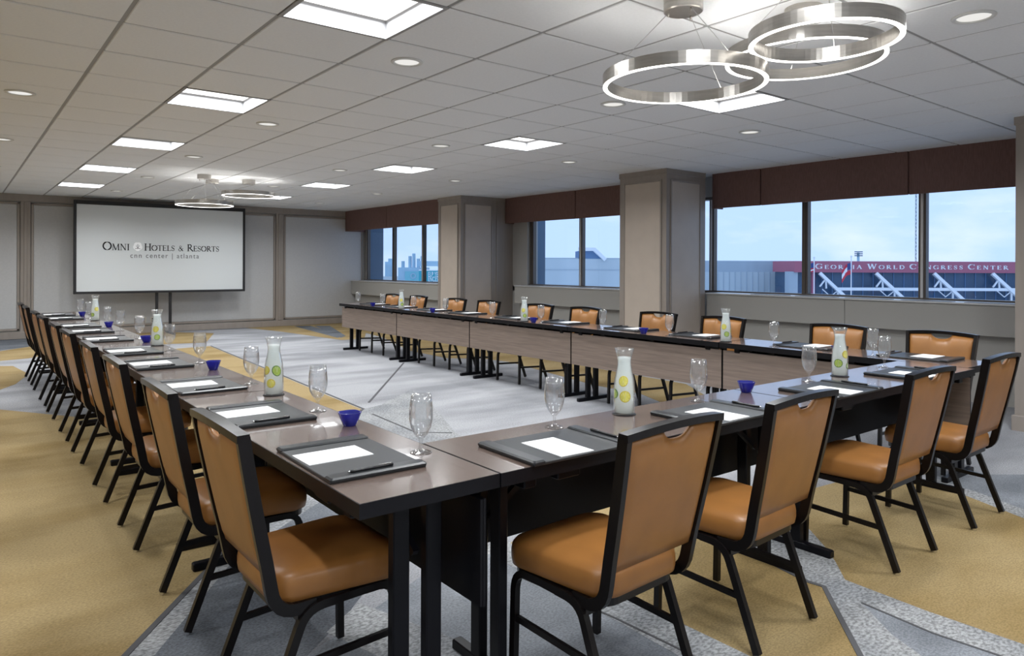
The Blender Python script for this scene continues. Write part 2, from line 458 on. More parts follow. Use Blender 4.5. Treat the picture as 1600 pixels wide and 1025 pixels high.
for i in ix:
    for j in iy:
        x0, y0 = gx(i), gy(j)
        if x0 < XL - 0.62 or x0 > XR or y0 < YB - 0.64 or y0 > YF or (i, j) in TROF: continue
        ax, bx = max(x0 + 0.011, XL), min(x0 + PX_ - 0.011, XR)
        ay, by = max(y0 + 0.010, YB), min(y0 + PY_ - 0.010, YF)
        if bx - ax < 0.02 or by - ay < 0.02: continue
        full = bx - ax > tw - 0.001 and by - ay > tl - 0.001
        if full and visible(i, j) and gy(j) < 13.0:
            if tile_mesh is None:
                o = MB().cbox(0, tw, 0, tl, 0, 0.02, 0.004).build('ceiling_tile', 'tile', ceiling)
                tile_mesh = o.data
            else:
                o = bpy.data.objects.new('ceiling_tile', tile_mesh)
                COL.objects.link(o)
                o.parent = ceiling
            o.location = (ax, ay, CZ + random.uniform(-0.0008, 0.0008))
        else:
            far_tiles.cbox(ax, bx, ay, by, CZ, CZ + 0.02, 0.004)
ft = far_tiles.build('ceiling_tile_field', 'tile', ceiling)
ft['kind'] = 'stuff'

tf = empty('ceiling_troffer')
W2, L2, DP = PX_ / 2 - 0.004, PY_ / 2 - 0.004, 0.10
m = MB()
for a in (-1, 1):
    m.box(a * W2 - 0.011, a * W2 + 0.011, -L2 - 0.011, L2 + 0.011, -0.004, 0.004)
    m.box(-W2 + 0.011, W2 - 0.011, a * L2 - 0.011, a * L2 + 0.011, -0.004, 0.004)
m.build('frame', 'grid', tf)
m = MB()
for a in (-1, 1):
    m.box(a * (W2 - 0.006) - 0.004, a * (W2 - 0.006) + 0.004, -L2 + 0.002, L2 - 0.002, 0.004, DP + 0.01)
    m.box(-W2 + 0.01, W2 - 0.01, a * (L2 - 0.006) - 0.004, a * (L2 - 0.006) + 0.004, 0.004, DP + 0.01)
m.build('reflector', 'reflector', tf)
MB().box(-W2 + 0.01, W2 - 0.01, -L2 + 0.01, L2 - 0.01, DP, DP + 0.008).build('diffuser', 'lamp', tf)
ld = bpy.data.lights.new('troffer_lamp', 'AREA')
ld.shape = 'RECTANGLE'
ld.size, ld.size_y = PX_ - 0.06, PY_ - 0.06
ld.energy = TROFFER_W
ld.color = (0.94, 0.975, 1.0)
ld.spread = math.radians(166)
lo = bpy.data.objects.new('lamp', ld)
COL.objects.link(lo)
lo.parent = tf
lo.location = (0, 0, DP - 0.012)
tree = snapshot(tf)
n_t = {-5: 0, 0: 0, 5: 0}
for k, (i, j) in enumerate(sorted(TROF, key=lambda q: (-q[1], q[0]))):
    o = tf if k == 0 else copy_tree(tf, None, tree)
    o.location = (gx(i) + PX_ / 2, gy(j) + PY_ / 2, CZ)
    row = {-5: 'added out of view farthest from windows', 0: 'over row away from windows', 5: 'over window row'}[i]
    tag(o, 'recessed square ceiling light ' + row + ', ' + ORD[n_t[i]] + ' from screen', 'ceiling light', 'recessed square ceiling lights')
    n_t[i] += 1

dl = empty('downlight')
MB().lathe([(0.078, 0.012), (0.098, 0.010), (0.100, 0.004), (0.098, 0.0), (0.082, -0.003), (0.076, 0.004), (0.076, 0.012)], 28).build('trim_ring', 'trim_ring', dl)
MB().lathe([(0.0, 0.0035), (0.05, 0.004), (0.0765, 0.006)], 28).build('lens', 'lens', dl)
dd = bpy.data.lights.new('downlight_fill', 'AREA')  # lamp added to brighten the floor and ceiling near the windows
dd.shape = 'DISK'
dd.size = 0.14
dd.energy = DOWNLIGHT_FILL_W
dd.color = (0.96, 0.98, 1.0)
dd.spread = math.radians(150)
lo = bpy.data.objects.new('lamp', dd)
COL.objects.link(lo)
lo.parent = dl
lo.location = (0, 0, 0.001)
tree = snapshot(dl)
dnames = {-2: 'line farthest from windows', 1: 'third line from windows', 4: 'second line from windows', 7: 'line closest to windows'}
n_d = {}
for k, (i, j) in enumerate(sorted(DOWN, key=lambda q: (-q[1], q[0]))):
    o = dl if k == 0 else copy_tree(dl, None, tree)
    o.location = (gx(i) + PX_ / 2, gy(j) + PY_ / 2, CZ - 0.008)
    n_d[i] = n_d.get(i, 0) + 1
    tag(o, 'small round downlight, ' + dnames[i] + ', ' + ORD[n_d[i] - 1] + ' from screen', 'downlight', 'round downlights in the ceiling')

# ------------------------------------------------------------------ walls
wf = struct('wall_far', MB().box(XL, 7.92, YF, YF + 0.15, -0.1, CZ + 0.2), 'wall_paint')
def far_trim(x0, x1, z0, z1, d, name='trim_rail', mat='taupe'):
    return MB().cbox(x0, x1, YF - d, YF + 0.01, z0, z1, 0.006).build(name, mat, wf)
far_trim(XL, 7.9, CZ - 0.13, CZ + 0.02, 0.05, 'crown_moulding')
far_trim(XL, 7.9, 0.0, 0.13, 0.045, 'baseboard')
for xa, xb in ((0.955, 1.108), (5.655, 5.83), (-1.4, -1.25)):
    far_trim(xa, xb, 0.12, CZ - 0.12, 0.035, 'stile')
    far_trim(xa + 0.05, xb - 0.05, 0.14, CZ - 0.14, 0.05, 'stile_bead')
for xa, xb in ((-4.2, -1.4), (-1.25, 0.955), (1.108, 5.655), (5.83, 7.78)):
    far_trim(xa + 0.05, xb - 0.05, 0.19, CZ - 0.19, 0.014, 'fabric_panel', 'fabric_wall')
    for za, zb in ((0.15, 0.19), (CZ - 0.19, CZ - 0.15)):
        far_trim(xa + 0.01, xb - 0.01, za, zb, 0.028, 'panel_bead')
    for a, b in ((xa + 0.01, xa + 0.05), (xb - 0.05, xb - 0.01)):
        far_trim(a, b, 0.15, CZ - 0.15, 0.028, 'panel_bead')
struct('wall_left', MB().box(XL - 0.15, XL, YB - 0.15, YF + 0.15, -0.1, CZ + 0.2), 'wall_paint')
struct('wall_back', MB().box(XL - 0.15, XR + 0.15, YB - 0.15, YB, -0.1, CZ + 0.2), 'wall_paint')

# window wall: lower wall, header, glazing per bay
XW, XW3 = 8.42, 7.78       # inner wall face of bays one and two; of the bay by the screen wall
ww = struct('wall_right', MB()
    .box(XW, XW + 0.25, YB, 11.3, -0.1, 1.0).box(XW, XW + 0.25, YB, 11.3, 2.36, CZ + 0.2)
    .box(XW3, XW3 + 0.25, 11.3, YF, -0.1, 1.0).box(XW3, XW3 + 0.25, 11.3, YF, 2.36, CZ + 0.2)
    .box(XW, XW + 0.25, 10.30, 11.3, 0.9, 2.5)
    .box(XW, XW + 0.25, YB, 1.9, 0.9, 2.5).box(XW3, XW3 + 0.9, 11.2, 11.32, -0.1, CZ + 0.2)
    .box(XW3, XW3 + 0.25, 11.3, 12.3, 0.9, 2.5), 'wall_paint')

def pillar(n, x0, x1, y0, y1):
    o = struct('trim_%d' % n, MB().box(x0, x1, y0, y1, -0.02, CZ + 0.05), 'taupe')
    b = 0.006
    # base and cap
    MB().cbox(x0 - 0.02, x1, y0 - 0.02, y1 + 0.02, -0.01, 0.13, b).build('base_moulding', 'taupe', o)
    MB().cbox(x0 - 0.012, x1, y0 - 0.012, y1 + 0.012, CZ - 0.07, CZ + 0.01, b).build('cap_moulding', 'taupe', o)
    za, zb = 0.22, CZ - 0.16
    e = 0.10
    # face towards the room (-X)
    MB().cbox(x0 - 0.006, x0 + 0.02, y0 + e, y1 - e, za, zb, 0.002).build('face_panel', 'pillar', o)
    f = MB()
    f.cbox(x0 - 0.016, x0 + 0.01, y0 + e - 0.025, y0 + e, za - 0.025, zb + 0.025, 0.004).cbox(x0 - 0.016, x0 + 0.01, y1 - e, y1 - e + 0.025, za - 0.025, zb + 0.025, 0.004)
    f.cbox(x0 - 0.016, x0 + 0.01, y0 + e, y1 - e, za - 0.025, za, 0.004).cbox(x0 - 0.016, x0 + 0.01, y0 + e, y1 - e, zb, zb + 0.025, 0.004)
    f.build('picture_moulding', 'taupe', o)
    # side faces
    for yy, sg in ((y0, -1), (y1, 1)):
        xe = min(x1, x0 + 0.78)
        lo, hi = (yy - 0.006, yy + 0.02) if sg < 0 else (yy - 0.02, yy + 0.006)
        MB().cbox(x0 + e, xe - e, lo, hi, za, zb, 0.002).build('face_panel', 'pillar', o)
        lo, hi = (yy - 0.016, yy + 0.01) if sg < 0 else (yy - 0.01, yy + 0.016)
        f = MB()
        f.cbox(x0 + e - 0.025, x0 + e, lo, hi, za - 0.025, zb + 0.025, 0.004).cbox(xe - e, xe - e + 0.025, lo, hi, za - 0.025, zb + 0.025, 0.004)
        f.cbox(x0 + e, xe - e, lo, hi, za - 0.025, za, 0.004).cbox(x0 + e, xe - e, lo, hi, zb, zb + 0.025, 0.004)
        f.build('picture_moulding', 'taupe', o)
        if x1 - x0 > 1.0:
            f = MB().cbox(xe + 0.02, xe + 0.05, lo, hi, 0.14, CZ - 0.08, 0.004)
            f.build('edge_moulding', 'taupe', o)
    return o
pillar(1, 7.27, 8.08, 6.05, 6.87)
pillar(2, 7.22, 8.45, 10.74, 11.50)
pillar(3, 7.07, 8.45, 1.33, 2.13)

def window(n, xw, y0, y1, mull, jl=0.06):
    """one glazed bay: frame, mullions, panes; y0 < y1"""
    xg = xw + 0.10
    o = struct('window_%d' % n, MB().box(xw + 0.03, xw + 0.17, y0, y1, 0.985, 1.035).box(xw + 0.03, xw + 0.17, y0, y1, 2.32, 2.37), 'bronze')
    edges = [y0] + mull + [y1]
    for k, y in enumerate(edges):
        hw = 0.040 if 0 < k < len(edges) - 1 else jl
        a = y - hw if k > 0 else y
        b = y + hw if k < len(edges) - 1 else y
        if k == 0: b = y + jl
        if k == len(edges) - 1: a = y - jl
        MB().cbox(xw + 0.06, xw + 0.14, a, b, 1.03, 2.33, 0.004).build('mullion', 'bronze', o)
        MB().box(xw + 0.052, xw + 0.06, (a + b) / 2 - 0.014, (a + b) / 2 + 0.014, 1.03, 2.33).build('mullion_bead', 'sill_metal' if k % 2 else 'bronze', o)
    for k in range(len(edges) - 1):
        MB().box(xg, xg + 0.006, edges[k] + 0.04, edges[k + 1] - 0.04, 1.03, 2.33).build('pane', 'pane', o)
    return o
window(1, XW, 1.9, 6.9, [3.44, 4.83, 6.24], 0.10)
window(2, XW, 6.9, 10.30, [8.93], 0.10)
window(3, XW3, 12.3, 15.8, [13.11, 14.40], 0.14)

def sill(x0, xw, y0, y1, splits, name_side):
    o = empty('sill_cabinet', (xw, (y0 + y1) / 2, 0))
    ox, oy = xw, (y0 + y1) / 2
    es = [y0] + splits + [y1]
    for k in range(len(es) - 1):
        MB().cbox(x0 - ox, 0.02, es[k] + 0.002 - oy, es[k + 1] - 0.002 - oy, 0.69, 1.0, 0.004).build('front_panel', 'cabinet', o)
    MB().box(x0 + 0.10 - ox, 0.02, y0 + 0.03 - oy, y1 - 0.03 - oy, 0.0, 0.69).build('lower_panel', 'cabinet', o)
    MB().cbox(x0 - 0.02 - ox, 0.04, y0 - oy, y1 - oy, 0.998, 1.016, 0.003).build('sill_ledge', 'sill_metal', o)
    y = y0 + 0.25
    while y < y1 - 0.6:
        MB().box(x0 + 0.02 - ox, x0 + 0.13 - ox, y - oy, y + 0.5 - oy, 1.014, 1.0205).build('vent_grille', 'grille', o)
        y += 0.62
    tag(o, 'long grey sill cabinet with vent grilles under the window ' + name_side, 'cabinet', 'window sill cabinets')
    return o
sill(8.10, XW, 2.14, 6.04, [4.12], 'that shows the red lettered building')
sill(8.10, XW, 6.88, 10.28, [], 'between the two panelled pillars')
sill(7.45, XW3, 11.52, 15.74, [], 'beside the screen wall')

def valance(x, xw, ys, where):
    o = empty('valance', (x, (ys[0] + ys[-1]) / 2, 2.17))
    oy = (ys[0] + ys[-1]) / 2
    for k in range(len(ys) - 1):
        a, b = ys[k] + 0.010, ys[k + 1] - 0.010
        mb = MB()
        N = 8
        rings = []
        for q in range(N + 1):
            y = a + (b - a) * q / N
            bow = -0.012 * math.sin(PI * q / N) + 0.012 * (q in (0, N))
            rings.append([(bow - 0.012 * math.sin(PI * q / N), y - oy, 0.0), (bow + 0.02, y - oy, 0.0), (bow + 0.03, y - oy, CZ - 2.17 + 0.01), (bow, y - oy, CZ - 2.17 + 0.01)])
        mb.loft(rings, cap=True)
        mb.build('fabric_panel', 'valance', o)
    for k, y in enumerate(ys):
        MB().box(0.034, 0.05, y - 0.05 - oy if k else y - oy, y + 0.05 - oy if k < len(ys) - 1 else y - oy, 0.006, CZ - 2.17).build('pleat', 'valance', o)
    for y in (ys[0], ys[-1]):
        s_ = 1 if y == ys[0] else -1
        MB().box(0.0, xw - x + 0.02, min(y, y + s_ * 0.02) - oy, max(y, y + s_ * 0.02) - oy, 0.0, CZ - 2.17).build('return_end', 'valance', o)
    tag(o, 'brown fabric valance above the window ' + where, 'valance', 'brown window valances')
valance(8.22, XW, [2.14, 3.48, 5.30, 6.04], 'that shows the red lettered building')
valance(8.22, XW, [6.88, 8.80, 10.72], 'between the two panelled pillars')
valance(7.30, XW3, [11.56, 13.73, 15.74], 'beside the screen wall')

# ------------------------------------------------------------------ tables
TL, TD, TH = 1.829, 0.457, 0.75
tb = empty('folding_table')
hx, hy = TL / 2 - 0.0025, TD / 2
top = MB().box(-hx + 0.003, hx - 0.003, -hy + 0.003, hy - 0.003, 0.714, TH).build('tabletop', 'table_wood', tb)
m = MB()
for a in (-1, 1):
    m.box(min(a * hx, a * (hx - 0.003)), max(a * hx, a * (hx - 0.003)), -hy, hy, 0.708, TH - 0.0006)
    m.box(-hx + 0.003, hx - 0.003, min(a * hy, a * (hy - 0.003)), max(a * hy, a * (hy - 0.003)), 0.708, TH - 0.0006)
m.box(-hx + 0.003, hx - 0.003, -hy + 0.003, hy - 0.003, 0.708, 0.7139)
m.build('edge_band', 'black', top)
m = MB().box(-hx + 0.004, hx - 0.004, 0.172, 0.181, 0.365, 0.684)
m.mi = [1, 1, 1, 1, 0, 1]
mod = m.build('modesty_panel', ['modesty', 'black'], tb)
MB().box(-hx + 0.006, hx - 0.006, 0.1625, 0.1725, 0.367, 0.682).build('panel_backing', 'black', mod)
for a in (-1, 1):
    xe = a * (TL / 2 - 0.14)
    MB().cbox(xe - 0.02, xe + 0.02, -0.215, 0.215, 0.0, 0.036, 0.004).build('foot_bar', 'black_metal', tb)
    for yy in (-0.035, 0.075):
        MB().cbox(xe - 0.018, xe + 0.018, yy - 0.027, yy + 0.027, 0.03, 0.69, 0.004).build('leg', 'black_metal', tb)
    MB().cbox(xe - 0.025, xe + 0.025, -0.20, 0.19, 0.672, 0.709, 0.004).build('cross_bracket', 'black_metal', tb)
    MB().cbox(xe - a * 0.16 - 0.05, xe - a * 0.16 + 0.05, -0.205, -0.165, 0.678, 0.709, 0.004).build('latch_block', 'black_metal', tb)
    MB().sweep([(xe, 0.02, 0.52), (xe - a * 0.24, 0.02, 0.70)], 0.02, 0.02, side=(0, 1, 0)).build('brace', 'black_metal', tb)
for k in range(6):
    xx = -0.78 + k * 0.312
    MB().box(xx - 0.022, xx + 0.022, 0.14, 0.176, 0.676, 0.709).build('panel_hinge', 'black_metal', tb)
MB().box(-0.72, 0.72, -0.02, 0.06, 0.668, 0.709).build('spine_beam', 'black_metal', tb)
T_TREE = snapshot(tb)
spots = []
Y0 = 1.697
for k in range(5):
    spots.append((0.83 + TD / 2, Y0 + TL * (k + 0.5), -PI / 2, 'black edged folding table in row away from windows, %s from screen' % ORD[4 - k]))
for k in range(2):
    spots.append((1.287 + TL * (k + 0.5) + 0.001, Y0 + TD / 2, 0.0, 'black edged folding table in the cross row, %s the windows' % ('farther from' if k == 0 else 'nearer')))
for k in range(5):
    spots.append((4.952 + TD / 2, 1.735 + 1.833 * (k + 0.5), PI / 2, 'folding table with brown front panel in window row, %s from screen' % ORD[4 - k]))
for k, (x, y, r, lab) in enumerate(spots):
    o = tb if k == 0 else copy_tree(tb, None, T_TREE)
    o.location = (x, y, 0)
    o.rotation_euler = (0, 0, r)
    tag(o, lab, 'table', 'folding tables set in a U')

# ------------------------------------------------------------------ chairs (local: +y faces the table, origin between the rear feet)
ch = empty('banquet_chair')
def rrect(cx, cy, hw_f, hw_r, y0, y1, r, n=6):
    P = []
    for (sx, yy, hw, a0) in ((1, y1, hw_f, 0), (-1, y1, hw_f, 90), (-1, y0, hw_r, 180), (1, y0, hw_r, 270)):
        for k in range(n + 1):
            a = math.radians(a0 + 90 * k / n)
            px = sx * (hw - r) + r * math.cos(a)
            py = (yy - r if yy == y1 else yy + r) + r * math.sin(a)
            P.append((px, py))
    return P
outl = rrect(0, 0, 0.222, 0.196, 0.045, 0.475, 0.07)
cy = 0.26
rings = []
for s_, z in ((0.90, 0.372), (0.985, 0.382), (1.0, 0.402), (1.0, 0.424), (0.985, 0.446), (0.94, 0.460), (0.82, 0.470), (0.55, 0.477), (0.25, 0.480), (0.02, 0.481)):
    rings.append([(x * s_, cy + (y - cy) * s_, z + (0.006 if s_ < 0.95 else 0) * 0) for x, y in outl])
MB().loft(rings, cap=True, smooth=True).build('seat', 'leather', ch)
MB().prism([(x * 0.93, cy + (y - cy) * 0.93) for x, y in outl], 0.352, 0.376).build('seat_pan', 'chair_frame', ch)
def arc3(p0, p1, p2, n=5):
    return [tuple((1 - t) ** 2 * a + 2 * t * (1 - t) * b + t * t * c for a, b, c in zip(p0, p1, p2)) for t in [k / n for k in range(n + 1)]]
for s_ in (-1, 1):
    x = s_ * 0.203
    MB().sweep([(x * 0.98, 0.20, 0.358), (x * 0.98, 0.34, 0.362)], 0.022, 0.024, side=(1, 0, 0)).build('side_rail', 'chair_frame', ch)
    p = [(x * 0.98, 0.33, 0.361)] + arc3((x * 0.985, 0.375, 0.362), (x * 0.99, 0.428, 0.36), (x, 0.431, 0.30)) + [(x * 1.01, 0.437, 0.012)]
    lg = MB().sweep(p, 0.022, 0.024, side=(1, 0, 0)).build('leg', 'chair_frame', ch)
    MB().cyl((x * 1.01, 0.437), 0.011, 0.0, 0.015, 12).build('glide', 'glide', lg)
    p = [(x * 0.98, 0.24, 0.359)] + arc3((x * 0.985, 0.19, 0.358), (x * 0.985, 0.135, 0.354), (x * 0.99, 0.117, 0.305)) + [(x, 0.004, 0.012)]
    lg = MB().sweep(p, 0.022, 0.026, side=(1, 0, 0)).build('leg', 'chair_frame', ch)
    MB().cyl((x, 0.003), 0.011, 0.0, 0.015, 12).build('glide', 'glide', lg)
    MB().sweep([(x * 0.995, 0.072, 0.190), (x * 1.005, 0.434, 0.205)], 0.014, 0.020, side=(1, 0, 0)).build('stretcher', 'chair_frame', ch)
MB().sweep([(-0.20, 0.122, 0.335), (0.20, 0.122, 0.335)], 0.016, 0.026, side=(0, 1, 0)).build('cross_bar', 'chair_frame', ch)
def back_y(z):                       # lean of the back
    t = (z - 0.47) / 0.435
    return 0.030 - 0.088 * t - 0.012 * max(t, 0) * (1 - t)
def back_hw(z):
    return 0.196 + 0.030 * max(0, (z - 0.44) / 0.465)
post = []
for s_ in (-1, 1):
    p = [(s_ * 0.192, 0.17, 0.362)] + arc3((s_ * 0.194, 0.12, 0.362), (s_ * 0.196, 0.045, 0.36), (s_ * 0.197, 0.034, 0.44), 6)
    p += [(s_ * back_hw(z), back_y(z), z) for z in (0.52, 0.60, 0.70, 0.80, 0.895)]
    MB().sweep(p, 0.021, 0.036, side=(1, 0, 0)).build('back_post', 'chair_frame', ch)
hwt = back_hw(0.9)
p = [(x, back_y(0.895) - 0.002 - 0.012 * (1 - (x / hwt) ** 2), 0.893 + 0.012 * (1 - (x / hwt) ** 2)) for x in [hwt * (-1.045 + 2.09 * k / 12) for k in range(13)]]
MB().sweep(p, 0.036, 0.022, side=(0, 1, 0)).build('top_rail', 'chair_frame', ch)
def pad_top(x):
    d = abs(x) / 0.068
    base = 0.884 + 0.010 * (1 - (x / 0.21) ** 2)
    return base - (0.036 * (1 - d ** 2.6) ** 0.6 if d < 1 else 0)
NU, NV = 48, 12
mb = MB()
front, back = [], []
for v in range(NV + 1):
    for u in range(NU + 1):
        a = -1 + 2 * u / NU
        tz = v / NV
        xt = a * 0.214
        zt = pad_top(xt)
        z = 0.474 + (zt - 0.474) * tz
        x = a * (back_hw(z) - 0.009)
        ed = min(1.0, 5.0 * (1 - abs(a)), 6.0 * (1 - tz) + 0.0, 5 * tz)
        ed = math.sin(max(0, min(1, ed)) * PI / 2)
        y = back_y(z) - 0.010 * (1 - a * a) * max(0, tz)
        front.append((x, y + 0.004 + 0.024 * ed, z))
        back.append((x, y - 0.006 - 0.010 * ed, z))
n1 = NU + 1
fs = []
off = len(front)
for v in range(NV):
    for u in range(NU):
        i = v * n1 + u
        fs.append((i, i + n1, i + n1 + 1, i + 1)[::-1])
        fs.append((off + i, off + i + 1, off + i + n1 + 1, off + i + n1)[::-1])
for u in range(NU):
    fs.append((u, off + u, off + u + 1, u + 1))
    i = NV * n1 + u
    fs.append((i, i + 1, off + i + 1, off + i))
for v in range(NV):
    i = v * n1
    fs.append((i, i + n1, off + i + n1, off + i))
    i = v * n1 + NU
    fs.append((i, off + i, off + i + n1, i + n1))
mb.add(front + back, fs, True)
bk = mb.build('backrest', 'leather', ch)
bm_fix = bpy.data.meshes  # keep reference
import bmesh
for o in (bk, [c for c in kids(ch) if c.name.startswith('seat')][0]):
    b = bmesh.new(); b.from_mesh(o.data); bmesh.ops.recalc_face_normals(b, faces=b.faces); b.to_mesh(o.data); b.free()
C_TREE = snapshot(ch)
chairs = []
for k, y in enumerate([2.23, 3.02, 3.98, 4.84, 5.83, 6.62, 7.60, 8.34, 9.43, 10.18]):
    chairs.append((0.682, y, -PI / 2, 'caramel leather banquet chair at row away from windows, %s from screen' % ORD[9 - k]))
for k, x in enumerate([1.70, 2.425, 3.515, 4.40]):
    chairs.append((x, 1.44, 0.0, 'caramel leather banquet chair at the cross row, %s from the windows' % ORD[3 - k]))
for k, y in enumerate([2.14, 2.90, 3.99, 4.76, 5.81, 6.60, 7.65, 8.42, 9.47, 10.26]):
    chairs.append((5.545, y, PI / 2, 'caramel leather banquet chair with its back to the windows, %s from screen' % ORD[9 - k]))
for k, (x, y, r, lab) in enumerate(chairs):
    o = ch if k == 0 else copy_tree(ch, None, C_TREE)
    o.location = (x, y, 0)
    o.rotation_euler = (0, 0, r + random.uniform(-0.025, 0.025) + (0.03 if 10 <= k < 14 else 0))
    tag(o, lab, 'chair', 'caramel banquet chairs around the tables')

# ------------------------------------------------------------------ table settings: desk pad, note sheet, pen, goblet, bowl, carafe
dp = empty('desk_pad')
MB().cbox(-0.225, 0.225, -0.155, 0.155, 0.0, 0.010, 0.002).build('pad', 'pad', dp)
for a in (-1, 1):
    MB().cbox(a * 0.203 - 0.025, a * 0.203 + 0.025, -0.157, 0.157, 0.002, 0.017, 0.005).build('end_rail', 'rail', dp)
D_TREE = snapshot(dp)
ps = MB().box(-0.07, 0.07, -0.108, 0.108, 0, 0.0022).build('note_sheet', 'paper')
pn = empty('pen')
MB().sweep([(0, -0.070, 0), (0, -0.058, 0), (0, 0.03, 0), (0, 0.066, 0)], 0.0085, 0.0085, n=10).build('barrel', 'pen', pn)
MB().sweep([(0, -0.078, 0), (0, -0.070, 0)], 0.005, 0.005, n=8).build('tip', 'glide', pn)
MB().box(-0.0014, 0.0014, 0.02, 0.062, 0.004, 0.0062).build('clip', 'glide', pn)
P_TREE = snapshot(pn)
gprof = [(0.0, 0.0), (0.035, 0.0), (0.036, 0.0015), (0.034, 0.003), (0.020, 0.006), (0.008, 0.013), (0.0052, 0.026), (0.0058, 0.042), (0.011, 0.050), (0.024, 0.064), (0.034, 0.085), (0.0395, 0.112), (0.0395, 0.135), (0.0370, 0.165), (0.0335, 0.1935),
         (0.0322, 0.1935), (0.0355, 0.165), (0.0380, 0.135), (0.0380, 0.112), (0.0325, 0.086), (0.022, 0.067), (0.008, 0.057), (0.0, 0.056)]
gb = MB().lathe(gprof, 28).build('water_goblet', 'glass')
bw = empty('candy_bowl')
def sq(a, z): return 1 + 0.055 * math.cos(4 * a) * min(1, z / 0.03)
MB().lathe([(0.0, 0.0), (0.022, 0.0), (0.025, 0.003), (0.034, 0.025), (0.043, 0.050), (0.0445, 0.053), (0.0415, 0.053), (0.0325, 0.028), (0.022, 0.006), (0.0, 0.005)], 32, wob=sq).build('glass_bowl', 'blue_glass', bw)
m = MB()
for k in range(14):
    a, r_ = random.uniform(0, 2 * PI), random.uniform(0, 0.024)
    cz = random.uniform(0.016, 0.034)
    m.lathe([(0, -0.005), (0.006, -0.004), (0.008, 0), (0.006, 0.004), (0, 0.005)], 8, (r_ * math.cos(a), r_ * math.sin(a), cz))
m.build('mints', 'mint', bw)
B_TREE = snapshot(bw)

def make_carafe(slices, ice_seed):
    cf = empty('water_carafe')
    prof = [(0.0, 0.0), (0.042, 0.0), (0.0445, 0.004), (0.0450, 0.06), (0.0445, 0.105), (0.041, 0.145), (0.033, 0.183), (0.0285, 0.206), (0.0285, 0.222), (0.033, 0.248), (0.0395, 0.271), (0.0405, 0.2735),
            (0.0385, 0.2735), (0.0315, 0.248), (0.0270, 0.222), (0.0270, 0.206), (0.0315, 0.183), (0.0395, 0.145), (0.0430, 0.105), (0.0435, 0.06), (0.0425, 0.006), (0.0, 0.005)]
    MB().lathe(prof, 32).build('glass_body', 'carafe', cf)
    MB().lathe([(0.0, 0.0055), (0.0385, 0.0065), (0.0390, 0.06), (0.0388, 0.105), (0.0355, 0.145), (0.0285, 0.183), (0.0265, 0.206), (0.0265, 0.222), (0.0285, 0.236), (0.0, 0.236)], 32).build('water', 'water', cf)
    for kind, ang, z, r_, tilt in slices:
        def wall(zz): return 0.0412 if zz < 0.105 else 0.0412 - (zz - 0.105) * (0.0035 / 0.04) if zz < 0.145 else 0.0377 - (zz - 0.145) * (0.008 / 0.038)
        def pt(rr, t, dr):
            u, v = rr * math.cos(t) * (1 - 0.35 * abs(tilt)), rr * math.sin(t)
            zz = z + v * math.cos(tilt) - u * math.sin(tilt)
            uu = u * math.cos(tilt) + v * math.sin(tilt)
            rw = wall(zz) + dr
            return (rw * math.cos(ang + uu / rw), rw * math.sin(ang + uu / rw), zz)
        n = 24
        mb = MB()
        R = [[pt(q * r_, 2 * PI * k / n, 0.0008) for k in range(n)] for q in (0.02, 0.3, 0.6, 0.84)]
        mb.loft(R, smooth=True, mi=0)
        mb.loft([[pt(q * r_, 2 * PI * k / n, d) for k in range(n)] for q, d in ((0.84, 0.0008), (0.92, 0.0011), (1.0, 0.0006), (1.0, -0.002), (0.84, -0.002), (0.02, -0.002))], smooth=True, mi=1)
        for k in range(9):
            t = 2 * PI * k / 9
            mb.add([pt(0.08 * r_, t - 0.2, 0.0010), pt(0.82 * r_, t - 0.045, 0.0010), pt(0.82 * r_, t + 0.045, 0.0010), pt(0.08 * r_, t + 0.2, 0.0010)], [(0, 1, 2, 3)], mi=2)
        mb.build(kind + '_slice', [kind, kind + '_rind', 'pith'], cf)
    rnd = random.Random(ice_seed)
    for k in range(4):
        mb = MB().cbox(-0.011, 0.011, -0.011, 0.011, -0.011, 0.011, 0.003)
        io = mb.build('ice_cube', 'ice', cf)
        io.location = (rnd.uniform(-0.008, 0.008), rnd.uniform(-0.008, 0.008), 0.166 + 0.0165 * k)
        io.rotation_euler = (rnd.uniform(0, 2), rnd.uniform(0, 2), rnd.uniform(0, 2))
    return cf
coaster0 = MB().lathe([(0.0, 0.0), (0.049, 0.0), (0.050, 0.0015), (0.049, 0.003), (0.0, 0.003)], 32).build('coaster', 'black')

ROWS = [('away', [2.12, 2.96, 3.83, 4.81, 5.62, 6.66, 7.53, 8.25, 9.46, 10.18]), ('cross', [1.64, 2.52, 3.48, 4.36]), ('window', [2.14, 2.94, 3.98, 4.80, 5.76, 6.62, 7.64, 8.45, 9.38, 10.22])]
GL = {'away': [2.048, 2.898, 3.762, 4.751, 5.551, 6.604, 7.472, 8.189, 9.408, 10.13], 'cross': [1.82, 2.704, 3.663, 4.541], 'window': [2.36, 3.12, 4.15, 4.98, 5.92, 6.81, 7.83, 8.65, 9.56, 10.38]}
def where(row, k, n):
    if row == 'away': return 'on the row away from windows, %s from screen' % ORD[n - 1 - k]
    if row == 'window': return 'on the window row, %s from screen' % ORD[n - 1 - k]
    return 'on the cross row, ' + {4: ('fourth from the windows', 'third from the windows', 'second from the windows', 'first from the windows'), 2: ('farther from the windows', 'nearer the windows'), 1: ('between its two carafes',)}[n][k]
first = {}
def put(proto, tree_, key):
    if key not in first:
        first[key] = 1
        return proto
    return copy_tree(proto, None, tree_)
